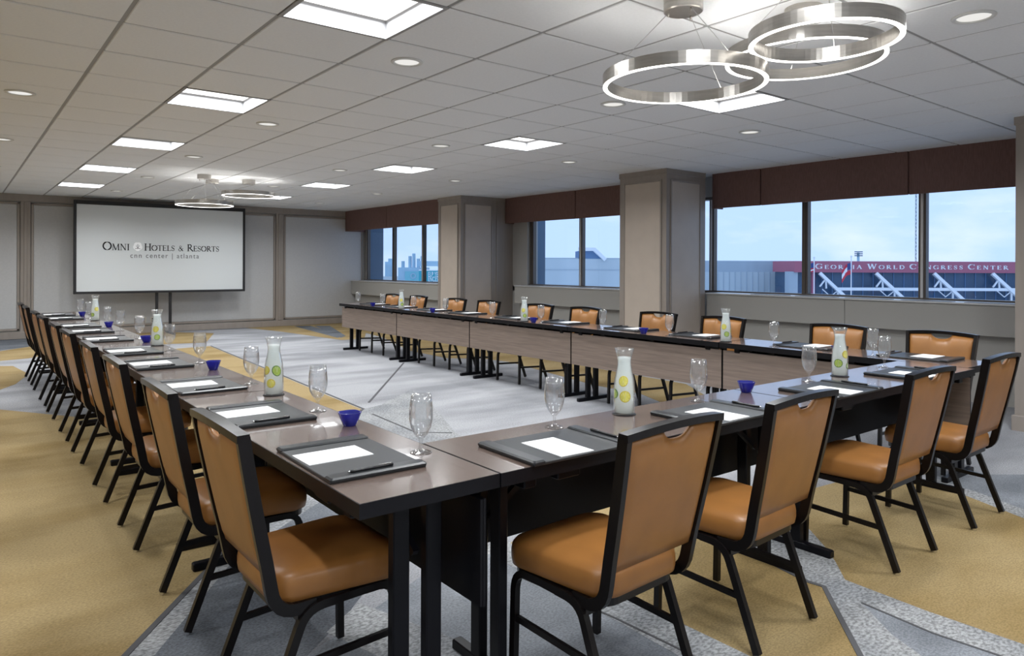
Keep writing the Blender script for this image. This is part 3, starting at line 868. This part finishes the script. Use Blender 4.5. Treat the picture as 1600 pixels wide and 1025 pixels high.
for row, cs in ROWS:
    for k, c in enumerate(cs):
        rz = {'away': -PI / 2, 'cross': 0.0, 'window': PI / 2}[row]
        jit = random.uniform(-0.02, 0.02)
        if row == 'away': px, py, gx_, gy_ = 0.998, c, 1.222, GL[row][k]
        elif row == 'cross': px, py, gx_, gy_ = c, 1.838, GL[row][k], 2.058
        else: px, py, gx_, gy_ = 5.245, c, 5.035, GL[row][k]
        n = len(cs)
        o = put(dp, D_TREE, 'dp')
        o.location = (px, py, TH); o.rotation_euler = (0, 0, rz + jit)
        tag(o, 'black leatherette desk pad ' + where(row, k, n), 'desk pad', 'desk pads on the tables')
        R = Matrix.Rotation(rz + jit, 3, 'Z')
        q = R @ Vector((-0.035, -0.038, 0))
        o = put(ps, [], 'ps')
        o.location = (px + q.x, py + q.y, TH + 0.0100); o.rotation_euler = (0, 0, rz + jit + random.uniform(-0.05, 0.05))
        tag(o, 'white note sheet on pad ' + where(row, k, n), 'paper', 'note sheets on the desk pads')
        q = R @ Vector((0.203, -0.015, 0))
        o = put(pn, P_TREE, 'pn')
        o.location = (px + q.x, py + q.y, TH + 0.0212); o.rotation_euler = (0, 0, rz + jit + random.uniform(-0.03, 0.03))
        tag(o, 'black pen on pad ' + where(row, k, n), 'pen', 'pens on the desk pads')
        o = put(gb, [], 'gb')
        o.location = (gx_, gy_, TH)
        tag(o, 'clear stemmed water goblet ' + where(row, k, n), 'goblet', 'water goblets on the tables')
bowls = {'away': [(1.208, y) for y in (2.559, 4.398, 6.252, 7.997, 9.855)], 'cross': [(3.088, 2.064)], 'window': [(5.02, y) for y in (2.60, 4.44, 6.03, 8.13, 9.85)]}
for row, L in bowls.items():
    for k, (x, y) in enumerate(L):
        o = put(bw, B_TREE, 'bw')
        o.location = (x, y, TH); o.rotation_euler = (0, 0, random.uniform(0, 1.5))
        tag(o, 'cobalt blue mint bowl ' + where(row, k, len(L)), 'bowl', 'blue mint bowls on the tables')
car = {'away': [(1.205, 3.382), (1.225, 5.961), (1.225, 8.991)], 'cross': [(2.219, 2.068), (3.974, 2.048)], 'window': [(5.02, 3.55), (5.02, 6.19), (5.02, 8.97)]}
for row, L in car.items():
    for k, (x, y) in enumerate(L):
        view = math.atan2(-y, -x)          # outer side facing into the room's near corner, where the fruit has floated
        rr = random.Random(hash((row, k)) % 1000 if False else (len(row) * 17 + k * 5))
        if row == 'away' and k == 0:
            sl = [('lime', view + 0.35, 0.116, 0.026, -0.45), ('lemon', view - 0.35, 0.058, 0.021, 0.0), ('lemon', view - 1.0, 0.118, 0.020, 0.1)]
        elif row == 'cross' and k == 0:
            sl = [('lemon', view - 0.1, 0.140, 0.022, 0.25), ('lemon', view + 0.1, 0.077, 0.024, 0.0), ('lime', view - 1.2, 0.085, 0.020, 0.0)]
        elif row == 'cross':
            sl = [('lime', view - 0.2, 0.075, 0.024, 0.0), ('lemon', view + 0.9, 0.125, 0.022, 0.1), ('lime', view + 1.4, 0.06, 0.018, 0.0)]
        else:
            sl = [('lemon', view + rr.uniform(-0.6, 0.6), 0.125, 0.023, 0.15), ('lime', view + rr.uniform(-0.9, 0.9), 0.065, 0.022, 0.0), ('lemon', view + rr.uniform(1.5, 3), 0.09, 0.022, 0.0)]
        cf = make_carafe(sl, len(row) * 10 + k)
        cf.location = (x, y, TH + 0.003)
        tag(cf, 'carafe of citrus ice water ' + where(row, k, len(L)), 'carafe', 'citrus water carafes on the tables')
        co = put(coaster0, [], 'co')
        co.location = (x, y, TH)
        tag(co, 'black coaster under carafe ' + where(row, k, len(L)), 'coaster', 'coasters under the carafes')

# ------------------------------------------------------------------ lettering
def glyphs():
    """outline strokes of Roman capitals in a unit-high box: (width, [(polyline, pen width)])"""
    T, H_ = 0.135, 0.06                    # thick and thin pen
    def ell(cx, cy_, rx, ry, a0, a1, n=18):
        return [(cx + rx * math.cos(math.radians(a0 + (a1 - a0) * k / n)), cy_ + ry * math.sin(math.radians(a0 + (a1 - a0) * k / n))) for k in range(n + 1)]
    def serif(x, y, w_=0.30): return ([(x - w_ / 2, y), (x + w_ / 2, y)], 0.045)
    g = {}
    g['O'] = (0.98, [(ell(0.49, 0.5, 0.42, 0.47, -70, 70), T), (ell(0.49, 0.5, 0.42, 0.47, 110, 250), T), (ell(0.49, 0.5, 0.42, 0.47, 60, 120), H_), (ell(0.49, 0.5, 0.42, 0.47, 240, 300), H_)])
    g['M'] = (1.12, [([(0.16, 0), (0.20, 1)], H_), ([(0.20, 1), (0.56, 0.02)], T), ([(0.56, 0.02), (0.92, 1)], H_), ([(0.92, 1), (0.96, 0)], T), serif(0.16, 0.02, 0.24), serif(0.96, 0.02, 0.28), serif(0.15, 0.98, 0.16), serif(0.97, 0.98, 0.16)])
    g['N'] = (0.98, [([(0.18, 0), (0.18, 1)], H_), ([(0.18, 1), (0.80, 0.02)], T), ([(0.80, 0), (0.80, 1)], H_), serif(0.18, 0.02, 0.26), serif(0.12, 0.98, 0.18), serif(0.80, 0.98, 0.26)])
    g['I'] = (0.42, [([(0.21, 0), (0.21, 1)], T), serif(0.21, 0.02), serif(0.21, 0.98)])
    g['H'] = (0.98, [([(0.20, 0), (0.20, 1)], T), ([(0.78, 0), (0.78, 1)], T), ([(0.20, 0.52), (0.78, 0.52)], H_)] + [serif(a, b) for a in (0.20, 0.78) for b in (0.02, 0.98)])
    g['T'] = (0.84, [([(0.42, 0), (0.42, 0.97)], T), ([(0.05, 0.97), (0.79, 0.97)], H_), serif(0.42, 0.02), ([(0.06, 0.99), (0.05, 0.80)], 0.05), ([(0.78, 0.99), (0.79, 0.80)], 0.05)])
    g['E'] = (0.76, [([(0.18, 0), (0.18, 1)], T), ([(0.08, 0.97), (0.66, 0.97)], H_), ([(0.18, 0.52), (0.56, 0.52)], H_), ([(0.08, 0.03), (0.70, 0.03)], H_), ([(0.65, 0.99), (0.66, 0.82)], 0.05), ([(0.69, 0.0), (0.71, 0.19)], 0.05), ([(0.56, 0.44), (0.56, 0.60)], 0.045)])
    g['L'] = (0.74, [([(0.20, 0), (0.20, 1)], T), ([(0.08, 0.03), (0.66, 0.03)], H_), serif(0.20, 0.98), ([(0.66, 0.0), (0.69, 0.21)], 0.05)])
    g['S'] = (0.66, [(ell(0.33, 0.74, 0.22, 0.23, 20, 200), H_ + 0.01), ([(0.123, 0.66), (0.20, 0.58), (0.42, 0.46), (0.52, 0.36)], T), (ell(0.32, 0.26, 0.22, 0.24, 40, -160), H_ + 0.01), ([(0.55, 0.95), (0.55, 0.74)], 0.045), ([(0.10, 0.05), (0.09, 0.27)], 0.045)])
    g['R'] = (0.88, [([(0.20, 0), (0.20, 1)], T), ([(0.08, 0.97), (0.40, 0.97)], H_), (ell(0.38, 0.74, 0.24, 0.23, 90, -90), T * 0.85), ([(0.20, 0.50), (0.40, 0.50)], H_), ([(0.36, 0.50), (0.84, 0.0)], T), serif(0.20, 0.02), serif(0.82, 0.02, 0.16)])
    g['G'] = (0.96, [(ell(0.50, 0.5, 0.42, 0.47, 105, 255), T), (ell(0.50, 0.5, 0.42, 0.47, 40, 105), H_), (ell(0.50, 0.5, 0.42, 0.47, 255, 310), H_), ([(0.80, 0.08), (0.80, 0.42)], T), serif(0.78, 0.43, 0.28), ([(0.83, 0.97), (0.83, 0.72)], 0.05)])
    g['A'] = (0.96, [([(0.14, 0), (0.47, 1)], H_), ([(0.47, 1), (0.82, 0)], T), ([(0.25, 0.34), (0.70, 0.34)], H_), serif(0.14, 0.02, 0.26), serif(0.82, 0.02)])
    g['W'] = (1.32, [([(0.16, 1), (0.42, 0)], T), ([(0.42, 0), (0.66, 0.95)], H_), ([(0.66, 0.95), (0.92, 0)], T), ([(0.92, 0), (1.18, 1)], H_), serif(0.16, 0.98), serif(0.66, 0.98, 0.26), serif(1.18, 0.98, 0.24)])
    g['D'] = (0.96, [([(0.20, 0), (0.20, 1)], T), ([(0.08, 0.97), (0.42, 0.97)], H_), ([(0.08, 0.03), (0.42, 0.03)], H_), (ell(0.42, 0.5, 0.42, 0.47, 90, -90), T * 0.9)])
    g['C'] = (0.92, [(ell(0.50, 0.5, 0.42, 0.47, 105, 255), T), (ell(0.50, 0.5, 0.42, 0.47, 40, 105), H_), (ell(0.50, 0.5, 0.42, 0.47, 255, 320), H_), ([(0.83, 0.97), (0.83, 0.70)], 0.05)])
    g['&'] = (1.0, [([(0.84, 0.02), (0.30, 0.68)], T), (ell(0.42, 0.80, 0.16, 0.17, -40, 220), H_), ([(0.54, 0.69), (0.20, 0.40)], H_), (ell(0.34, 0.24, 0.23, 0.23, 140, 300), H_ + 0.02), ([(0.46, 0.04), (0.80, 0.46)], H_), ([(0.70, 0.47), (0.92, 0.47)], 0.045)])
    return g
GLY = glyphs()
def roman(mb, text, big, small, track, depth=0.004, weight=1.0):
    """capitals and small capitals laid out along +x in the xz plane; returns the width"""
    x = 0.0
    zk = 0
    for word in text.split(' '):
        for i, c in enumerate(word):
            h = big if i == 0 and c != '&' else small
            wd, strokes = GLY[c]
            for pl, pw in strokes:
                zk += 1
                e = 0.00002 * big * (zk % 7)
                for a, b in zip(pl[:-1], pl[1:]):
                    A, B = Vector((x + a[0] * h, 0, a[1] * h)), Vector((x + b[0] * h, 0, b[1] * h))
                    d = (B - A)
                    if d.length < 1e-6: continue
                    d.normalize()
                    nn = Vector((-d.z, 0, d.x)) * (pw * h * weight / 2)
                    A2, B2 = A - d * pw * h * 0.12, B + d * pw * h * 0.12
                    q = [A2 - nn, B2 - nn, B2 + nn, A2 + nn]
                    fr = [(p.x, -depth - e, p.z) for p in q]
                    bk_ = [(p.x, 0, p.z) for p in q]
                    mb.add(fr + bk_, [(0, 1, 2, 3), (7, 6, 5, 4), (0, 4, 5, 1), (1, 5, 6, 2), (2, 6, 7, 3), (3, 7, 4, 0)])
            x += wd * h + track
        x += small * 0.55
    return x
def fit_text(text, x0, x1, z, ratio, ysurf, name, mat, parent, track=0.0, small=0.78, stretch=None, weight=1.0, depth=0.004):
    mb = MB()
    wd = roman(mb, text, 1.0, small, track, weight=weight, depth=0.0)
    wd -= small * 0.55 + track
    s_ = (x1 - x0) / wd
    hs = s_ if stretch is None else stretch
    mb2 = MB()
    roman(mb2, text, 1.0, small, track, depth=1.0, weight=weight)
    mb2.v = [(x0 + x * s_, ysurf + y * depth, z + zz * hs) for x, y, zz in mb2.v]
    return mb2.build(name, mat, parent)
def sans(text, size, x, z, y, name, mat, parent, spacing=1.2, width=None):
    cu = bpy.data.curves.new(name, 'FONT')
    cu.body = text
    cu.size = size
    cu.space_character = spacing
    cu.align_x = 'LEFT'
    cu.extrude = 0.002 * size * 5
    t = bpy.data.objects.new(name, cu)
    COL.objects.link(t)
    dg = bpy.context.evaluated_depsgraph_get()
    dg.update()
    me = bpy.data.meshes.new_from_object(t.evaluated_get(dg))
    bpy.data.objects.remove(t)
    xs = [v.co.x for v in me.vertices]
    k = 1.0 if width is None else width / (max(xs) - min(xs))
    x0 = min(xs)
    for v in me.vertices:
        a, b, c = v.co
        v.co = ((a - x0) * k + x, y - c, z + b)
    me.materials.clear()
    me.materials.append(M[mat])
    o = bpy.data.objects.new(name, me)
    COL.objects.link(o)
    o.parent = parent
    return o

# ------------------------------------------------------------------ projection screen
YS = 15.32
SX0, SX1, SZ0, SZ1 = 1.735, 4.835, 0.815, 2.555
scr = empty('projection_screen', ((SX0 + SX1) / 2, YS, 0))
cx_ = (SX0 + SX1) / 2
hw, z0, z1 = (SX1 - SX0) / 2, SZ0, SZ1
MB().box(-hw + 0.02, hw - 0.02, 0.0, 0.012, z0 + 0.02, z1 - 0.02).build('projection_surface', 'screen', scr)
fm = MB()
fm.cbox(-hw, -hw + 0.045, -0.02, 0.03, z0, z1, 0.004).cbox(hw - 0.045, hw, -0.02, 0.03, z0, z1, 0.004)
fm.cbox(-hw + 0.044, hw - 0.044, -0.02, 0.03, z0, z0 + 0.045, 0.004).cbox(-hw + 0.044, hw - 0.044, -0.02, 0.03, z1 - 0.07, z1, 0.004)
fm.build('screen_frame', 'screen_black', scr)
for xx in (3.150 - cx_, 3.395 - cx_):
    MB().cbox(xx - 0.025, xx + 0.025, 0.03, 0.075, 0.0, z0 + 0.3, 0.004).build('stand_post', 'screen_black', scr)
    MB().cbox(xx - 0.03, xx + 0.03, -0.28, 0.36, 0.0, 0.035, 0.004).build('stand_foot', 'screen_black', scr)
def s_x(px): return SX0 + (px - 115.5) / 268.0 * (SX1 - SX0) - cx_
zt = 1.640
fit_text('OMNI', s_x(156), s_x(195.5), zt, 1, 0.0, 'lettering', 'ink', scr, 0.0, 0.78, weight=1.12)
fit_text('HOTELS & RESORTS', s_x(217), s_x(338.5), zt, 1, 0.0, 'lettering', 'ink', scr, 0.0, 0.78, weight=1.12)
m = MB()
ec = (s_x(207.5), 1.715)
N = 60
pts = [(ec[0] + (0.072 + 0.010 * abs(math.cos(2.5 * (2 * PI * k / N + PI / 2)))) * math.cos(2 * PI * k / N), ec[1] + (0.078 + 0.010 * abs(math.cos(2.5 * (2 * PI * k / N + PI / 2)))) * math.sin(2 * PI * k / N)) for k in range(N)]
m.loft([[(x, 0.0, z) for x, z in pts], [(x, -0.002, z) for x, z in pts]], cap=True)
m.build('emblem', 'emblem', scr)
m = MB()
m.box(ec[0] - 0.004, ec[0] + 0.004, -0.004, 0, ec[1] - 0.05, ec[1] + 0.045)
m.sweep([(ec[0] - 0.045, -0.002, ec[1] - 0.045), (ec[0], -0.002, ec[1] - 0.030), (ec[0] + 0.045, -0.002, ec[1] - 0.045)], 0.004, 0.008, side=(0, 1, 0))
for a in (-1, 1):
    m.sweep([(ec[0] + a * 0.004, -0.002, ec[1] - 0.02), (ec[0] + a * 0.026, -0.002, ec[1] + 0.002), (ec[0] + a * 0.022, -0.002, ec[1] + 0.028)], 0.004, 0.005, side=(0, 1, 0))
m.build('emblem_sprig', 'ink_grey', scr)
sans('cnn center | atlanta', 0.135, s_x(196.5), 1.497, -0.001, 'lettering', 'ink_grey', scr, 1.25, s_x(304) - s_x(196.5))
tag(scr, 'large white projection screen with black border showing hotel lettering', 'projection screen')
for k, x in enumerate((3.005, 3.157)):
    op = empty('outlet_plate', (x, YF - 0.014, 0.255))
    MB().cbox(-0.036, 0.036, -0.006, 0.002, -0.058, 0.058, 0.002).build('cover', 'plate', op)
    for zz in (-0.022, 0.022):
        MB().cbox(-0.014, 0.014, -0.009, -0.004, zz - 0.014, zz + 0.014, 0.002).build('socket', 'ink_grey', op)
    tag(op, 'beige outlet plate %s' % ('beyond the pair of screen stand posts' if k == 0 else 'right behind a screen stand post'), 'outlet', 'outlet plates under the screen')

# ------------------------------------------------------------------ ring chandeliers
def ring_light(name, x, y, z, R, canopy, lab, grp, spin):
    o = empty(name, (x, y, z))
    HB, TW = 0.058, 0.022
    n = 72
    def rp(r_, zz): return [(r_ * math.cos(2 * PI * k / n), r_ * math.sin(2 * PI * k / n), zz) for k in range(n)]
    MB().loft([rp(R, 0.003), rp(R, HB), rp(R - 0.004, HB), rp(R - 0.004, 0.003)], closed=True, smooth=False).build('outer_band', 'nickel', o)
    MB().loft([rp(R - TW, 0.003), rp(R - TW, HB), rp(R - TW + 0.004, HB), rp(R - TW + 0.004, 0.003)], closed=True).build('inner_band', 'nickel', o)
    MB().loft([rp(R - 0.001, 0.0), rp(R - 0.001, 0.006), rp(R - TW + 0.001, 0.006), rp(R - TW + 0.001, 0.0)], closed=True).build('light_strip', 'led_down', o)
    MB().loft([rp(R - 0.005, HB - 0.004), rp(R - 0.005, HB - 0.0005), rp(R - TW + 0.005, HB - 0.0005), rp(R - TW + 0.005, HB - 0.004)], closed=True).build('upper_light_strip', 'led_up', o)
    cz = CZ - z
    cxy = (canopy[0] - x, canopy[1] - y)
    hgt = 0.065 if cz > 0.13 else 0.03
    can = MB().lathe([(0.0, cz - hgt), (0.088, cz - hgt), (0.092, cz - hgt + 0.005), (0.092, cz + 0.004), (0.0, cz + 0.004)], 36, (cxy[0], cxy[1], 0), smooth=False).build('canopy', 'nickel', o)
    for k in range(3):
        a = spin + 2 * PI * k / 3
        p0 = (cxy[0] + 0.07 * math.cos(a), cxy[1] + 0.07 * math.sin(a), cz - hgt)
        p1 = ((R - TW / 2) * math.cos(a), (R - TW / 2) * math.sin(a), HB)
        MB().sweep([p0, p1], 0.003, 0.003, n=6).build('hanging_wire', 'wire', o)
        MB().sweep([(p0[0], p0[1], p0[2] + 0.002), (p0[0], p0[1], p0[2] - 0.016)], 0.010, 0.010, side=(1, 0, 0), n=8).build('wire_grip', 'nickel', can)
    tag(o, lab, 'ring light', grp)
    return o
G1 = 'cluster of three ring lights over the cross row'
G2 = 'cluster of three ring lights by the screen'
ring_light('ring_light', 2.72, 2.162, 2.226, 0.381, (2.73, 2.175), 'brushed nickel ring light hanging lowest over the short cross row', G1, 0.15)
ring_light('ring_light', 3.296, 1.885, 2.385, 0.3735, (3.296, 1.885), 'brushed nickel ring light hanging highest over the short cross row', G1, 0.7)
ring_light('ring_light', 2.82, 1.525, 2.295, 0.297, (2.82, 1.525), 'brushed nickel ring light, smallest of the three over the short cross row', G1, 0.35)
ring_light('ring_light', 2.775, 10.56, 2.20, 0.38, (2.79, 10.65), 'brushed nickel ring light hanging lowest in front of the projection screen', G2, 0.3)
ring_light('ring_light', 3.03, 11.14, 2.27, 0.30, (3.03, 11.14), 'smaller brushed nickel ring light just behind the lowest one before the screen', G2, 0.9)
ring_light('ring_light', 3.485, 10.875, 2.40, 0.38, (3.485, 10.88), 'brushed nickel ring light hanging highest in front of the projection screen', G2, 0.5)

# ------------------------------------------------------------------ outside the windows
struct('ground_outside', MB().box(9.5, 900, -300, 900, -14.4, -14.0), 'ground')
for k, (x0, x1, y0, y1) in enumerate(((8.68, 9.22, 10.72, 11.5), (8.05, 8.545, 16.2, 17.6))):
    oc = empty('facade_column', ((x0 + x1) / 2, (y0 + y1) / 2, -14))
    MB().box((x0 - x1) / 2, (x1 - x0) / 2, (y0 - y1) / 2, (y1 - y0) / 2, 0, 22).build('shaft', 'blue_column', oc)
    MB().box((x0 - x1) / 2 - 0.03, (x1 - x0) / 2 + 0.03, (y0 - y1) / 2 - 0.03, (y1 - y0) / 2 + 0.03, 16.6, 16.75).build('joint_band', 'blue_column', oc)
    tag(oc, 'blue grey outer column of the building ' + ('seen through the window between the pillars' if k == 0 else 'seen through the window beside the screen wall'), 'column', 'outer columns of the building')

def site(name, dist):
    """a plot at a given distance down the street, its x axis parallel to its street front"""
    o = empty(name, (dist * math.sin(YAW), dist * math.cos(YAW), 0), -YAW)
    k = dist / F_PX
    def X(u): return (u - 800) * k
    def Z(v, u=1400): return EYE + (HORIZON + (u - 800) * 0.00417 - v) * k
    return o, X, Z, k
# congress centre
o, X, Z, k = site('congress_hall', 150.0)
MB().box(X(1240), X(1720), -0.6, 12, Z(426), Z(408.5)).build('red_fascia', 'red_band', o)
MB().box(X(1244), X(1720), 0.4, 12, -14, Z(425.5)).build('curtain_wall', 'dark_glass', o)
MB().box(X(1232), X(1246), -0.2, 2, -14, Z(425)).build('corner_pier', 'concrete', o)
MB().box(X(1268), X(1272.5), -0.3, 0.6, -14, Z(425)).build('red_pier', 'red_band', o)
for u in range(1285, 1720, 16):
    MB().box(X(u), X(u) + 0.12, 0.25, 0.42, -14, Z(426)).build('glazing_bar', 'blue_roof', o)
fit_text('GEORGIA WORLD CONGRESS CENTER', X(1272), X(1572), Z(420.5), 1, -0.6, 'lettering', 'sign_white', o, 0.24, 0.76, stretch=7.8 * k, weight=1.35, depth=0.10)
MB().sweep([(X(1300), -1.6, Z(451.5)), (X(1720), -1.6, Z(451.5))], 0.5, 0.62, side=(0, 1, 0)).build('tie_beam', 'truss', o)
for u in (1277.5, 1365, 1455, 1545.5, 1636):
    MB().sweep([(X(u), -1.0, Z(427)), (X(u + 40), -2.2, Z(468)), (X(u + 66), -2.6, Z(495))], 0.7, 0.62, side=(0, 1, 0)).build('raking_strut', 'truss', o)
    MB().sweep([(X(u + 8), -1.2, Z(437)), (X(u - 1), -1.4, Z(448))], 0.3, 0.26, side=(0, 1, 0)).build('short_brace', 'truss', o)
    MB().sweep([(X(u + 9), -1.2, Z(438)), (X(u + 9), -1.4, Z(451))], 0.3, 0.26, side=(0, 1, 0)).build('hanger', 'truss', o)
    MB().sweep([(X(u + 26), -1.7, Z(452)), (X(u + 26), -1.7, Z(470))], 0.3, 0.3, side=(0, 1, 0)).build('hanger', 'truss', o)
    MB().sweep([(X(u + 2), -1.7, Z(452)), (X(u + 14), -1.9, Z(463)), (X(u + 26), -1.7, Z(454))], 0.2, 0.16, side=(0, 1, 0)).build('tie_rod', 'truss', o)
tag(o, 'convention hall with red lettered fascia and white raking trusses', 'building')
# concrete hall to its side
o, X, Z, k = site('concrete_hall', 165.0)
MB().box(X(860), X(1243), 0, 20, Z(426), Z(408.5)).build('upper_wall', 'concrete', o)
MB().box(X(860), X(1243), -0.5, 20, -14, Z(426)).build('lower_wall', 'concrete_lt', o)
for u in range(1120, 1243, 9):
    MB().box(X(u), X(u) + 0.15, -0.62, -0.4, -14, Z(426)).build('wall_rib', 'concrete', o)
tag(o, 'long low concrete hall beside the red lettered building', 'building')
# pale block with the white framed skylight, through the middle window
o, X, Z, k = site('pale_block', 95.0)
MB().box(X(815), X(985), 0, 14, Z(425), Z(405)).build('upper_wall', 'concrete', o)
MB().box(X(815), X(985), -0.4, 14, -14, Z(406.5)).build('parapet_wall', 'concrete_lt', o)
MB().box(X(815), X(985), -0.46, -0.3, Z(424), Z(422.8)).build('joint_line', 'concrete', o)
prof = [(896, 387.5), (929, 387.5), (948, 406)]
sk = MB().loft([[(X(u), y, Z(v, 900)) for u, v in [(904, 406), (904, 392), (926, 392), (941, 406)]] for y in (-0.3, 5.0)], cap=True).build('skylight', 'blue_roof', o)
MB().sweep([(X(u), -0.5, Z(v, 900)) for u, v in [(903, 389.5), (928, 389.5), (945, 406)]], 0.5, 0.48, side=(0, 1, 0)).build('skylight_frame', 'truss', sk)
tag(o, 'pale concrete block with a white framed skylight on its roof', 'building')
# hazy buildings and teal sign through the window by the screen wall
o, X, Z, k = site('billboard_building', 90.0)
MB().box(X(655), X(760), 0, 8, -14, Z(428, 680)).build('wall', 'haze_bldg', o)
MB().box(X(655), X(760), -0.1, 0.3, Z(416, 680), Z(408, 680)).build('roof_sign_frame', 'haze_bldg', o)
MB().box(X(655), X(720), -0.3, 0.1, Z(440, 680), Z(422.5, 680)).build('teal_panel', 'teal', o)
MB().box(X(655), X(720), -0.35, 0.1, Z(423, 680), Z(421.5, 680)).build('panel_cap', 'sign_white', o)
sans('ELP YE', 8.0 * k * 1.3, X(669.8), Z(432, 680), -0.32, 'lettering', 'sign_white', o, 1.05, X(685) - X(669.8))
sans('ENCES', 8.0 * k * 1.3, X(669.8), Z(439.5, 680), -0.32, 'lettering', 'sign_white', o, 1.05, X(685) - X(669.8))
tag(o, 'pale building with a teal lettered billboard', 'building')
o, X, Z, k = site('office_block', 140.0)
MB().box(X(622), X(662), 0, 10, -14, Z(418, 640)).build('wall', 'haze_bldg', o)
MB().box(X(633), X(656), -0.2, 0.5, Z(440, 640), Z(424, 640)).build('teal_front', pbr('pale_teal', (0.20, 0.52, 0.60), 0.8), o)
ringm = MB()
ringm.sweep([(X(646) + 0.45 * math.cos(a), -0.3, Z(431, 640) + 0.45 * math.sin(a)) for a in [2 * PI * q / 16 for q in range(17)]], 0.12, 0.2, side=(0, 1, 0))
ringm.build('ring_sign', 'haze_bldg', o)
for u, v in ((626, 408), (637, 400), (643, 396), (650, 404), (656, 400)):
    MB().box(X(u), X(u) + 0.5, 1, 2, Z(419, 640), Z(v, 640)).build('roof_mast', 'haze_bldg', o)
tag(o, 'hazy pale blue office block with roof masts', 'building')
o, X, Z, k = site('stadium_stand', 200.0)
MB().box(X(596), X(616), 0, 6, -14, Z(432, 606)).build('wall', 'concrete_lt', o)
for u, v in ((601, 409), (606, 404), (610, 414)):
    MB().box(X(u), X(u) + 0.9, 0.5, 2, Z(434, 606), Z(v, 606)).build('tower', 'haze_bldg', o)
tag(o, 'far pale towers seen beside the dark outer column', 'building')
# flagpoles and masts
def flagpole(u, vt, dist, lab, kind):
    o, X, Z, k = site('flagpole', dist)
    MB().sweep([(X(u), 0, -14), (X(u), 0, Z(vt))], 0.16, 0.16, n=8).build('pole', 'truss', o)
    MB().lathe([(0, -0.16), (0.14, -0.08), (0.16, 0), (0.14, 0.08), (0, 0.16)], 10, (X(u), 0, Z(vt) + 0.1)).build('finial', 'truss', o)
    def cloth(v0, v1, t0, t1, name, mat):
        rings = []
        for q in range(9):
            t = t0 + (t1 - t0) * q / 8
            sag = 9 * t * t + 3 * t
            yy = 0.25 * math.sin(5 * t)
            xx = X(u - 0.6 - 15 * t)
            rings.append([(xx, yy - 0.02, Z(v0 + sag)), (xx, yy + 0.02, Z(v0 + sag)), (xx, yy + 0.02, Z(v1 + sag * 1.15)), (xx, yy - 0.02, Z(v1 + sag * 1.15))])
        MB().loft(rings, cap=True, smooth=False).build(name, mat, o)
    if kind == 'stripes':
        cloth(411, 419, 0, 0.42, 'flag_canton', 'flag_blue')
        for q in range(7):
            a = 411 + q * 2
            cloth(a, a + 2, 0.42 if q < 4 else 0, 1, 'flag_stripe', 'flag_red' if q % 2 == 0 else 'sign_white')
    else:
        cloth(411, 421, 0, 0.30, 'flag_canton', 'flag_blue')
        cloth(411, 416, 0.30, 1, 'flag_stripe', 'flag_red')
        cloth(416, 423, 0.30, 1, 'flag_stripe', 'sign_white')
        cloth(423, 429, 0.0, 1, 'flag_stripe', 'flag_red')
    tag(o, lab, 'flagpole', 'flagpoles before the red lettered building')
flagpole(1272, 404, 110.0, 'flagpole with a red and white striped flag with blue canton', 'stripes')
flagpole(1330, 402, 110.0, 'flagpole with a flag of broad red and white bars', 'bars')
o, X, Z, k = site('floodlight_mast', 260.0)
MB().sweep([(X(1341), 0, -14), (X(1341), 0, Z(395))], 0.9, 0.9, n=8).build('mast', 'haze_bldg', o)
for q in range(3):
    MB().box(X(1336), X(1347), -0.5, 0.5, Z(394.5 + q * 3.0), Z(393 + q * 3.0)).build('lamp_rack', 'blue_column', o)
tag(o, 'far floodlight mast rising behind the red fascia', 'mast')
o, X, Z, k = site('radio_mast', 220.0)
for du in (-0.9, 0.9):
    MB().sweep([(X(1431 + du), 0, -14), (X(1431 + du), 0, Z(255))], 0.14, 0.14, n=6).build('mast_leg', 'blue_column', o)
for q in range(26):
    v = 262 + q * 6
    s_ = 0.9 if q % 2 else -0.9
    MB().sweep([(X(1431 - s_), 0, Z(v)), (X(1431 + s_), 0, Z(v + 6))], 0.10, 0.10, n=5).build('lattice', 'blue_column', o)
tag(o, 'tall thin lattice mast rising far behind the red lettered building', 'mast')
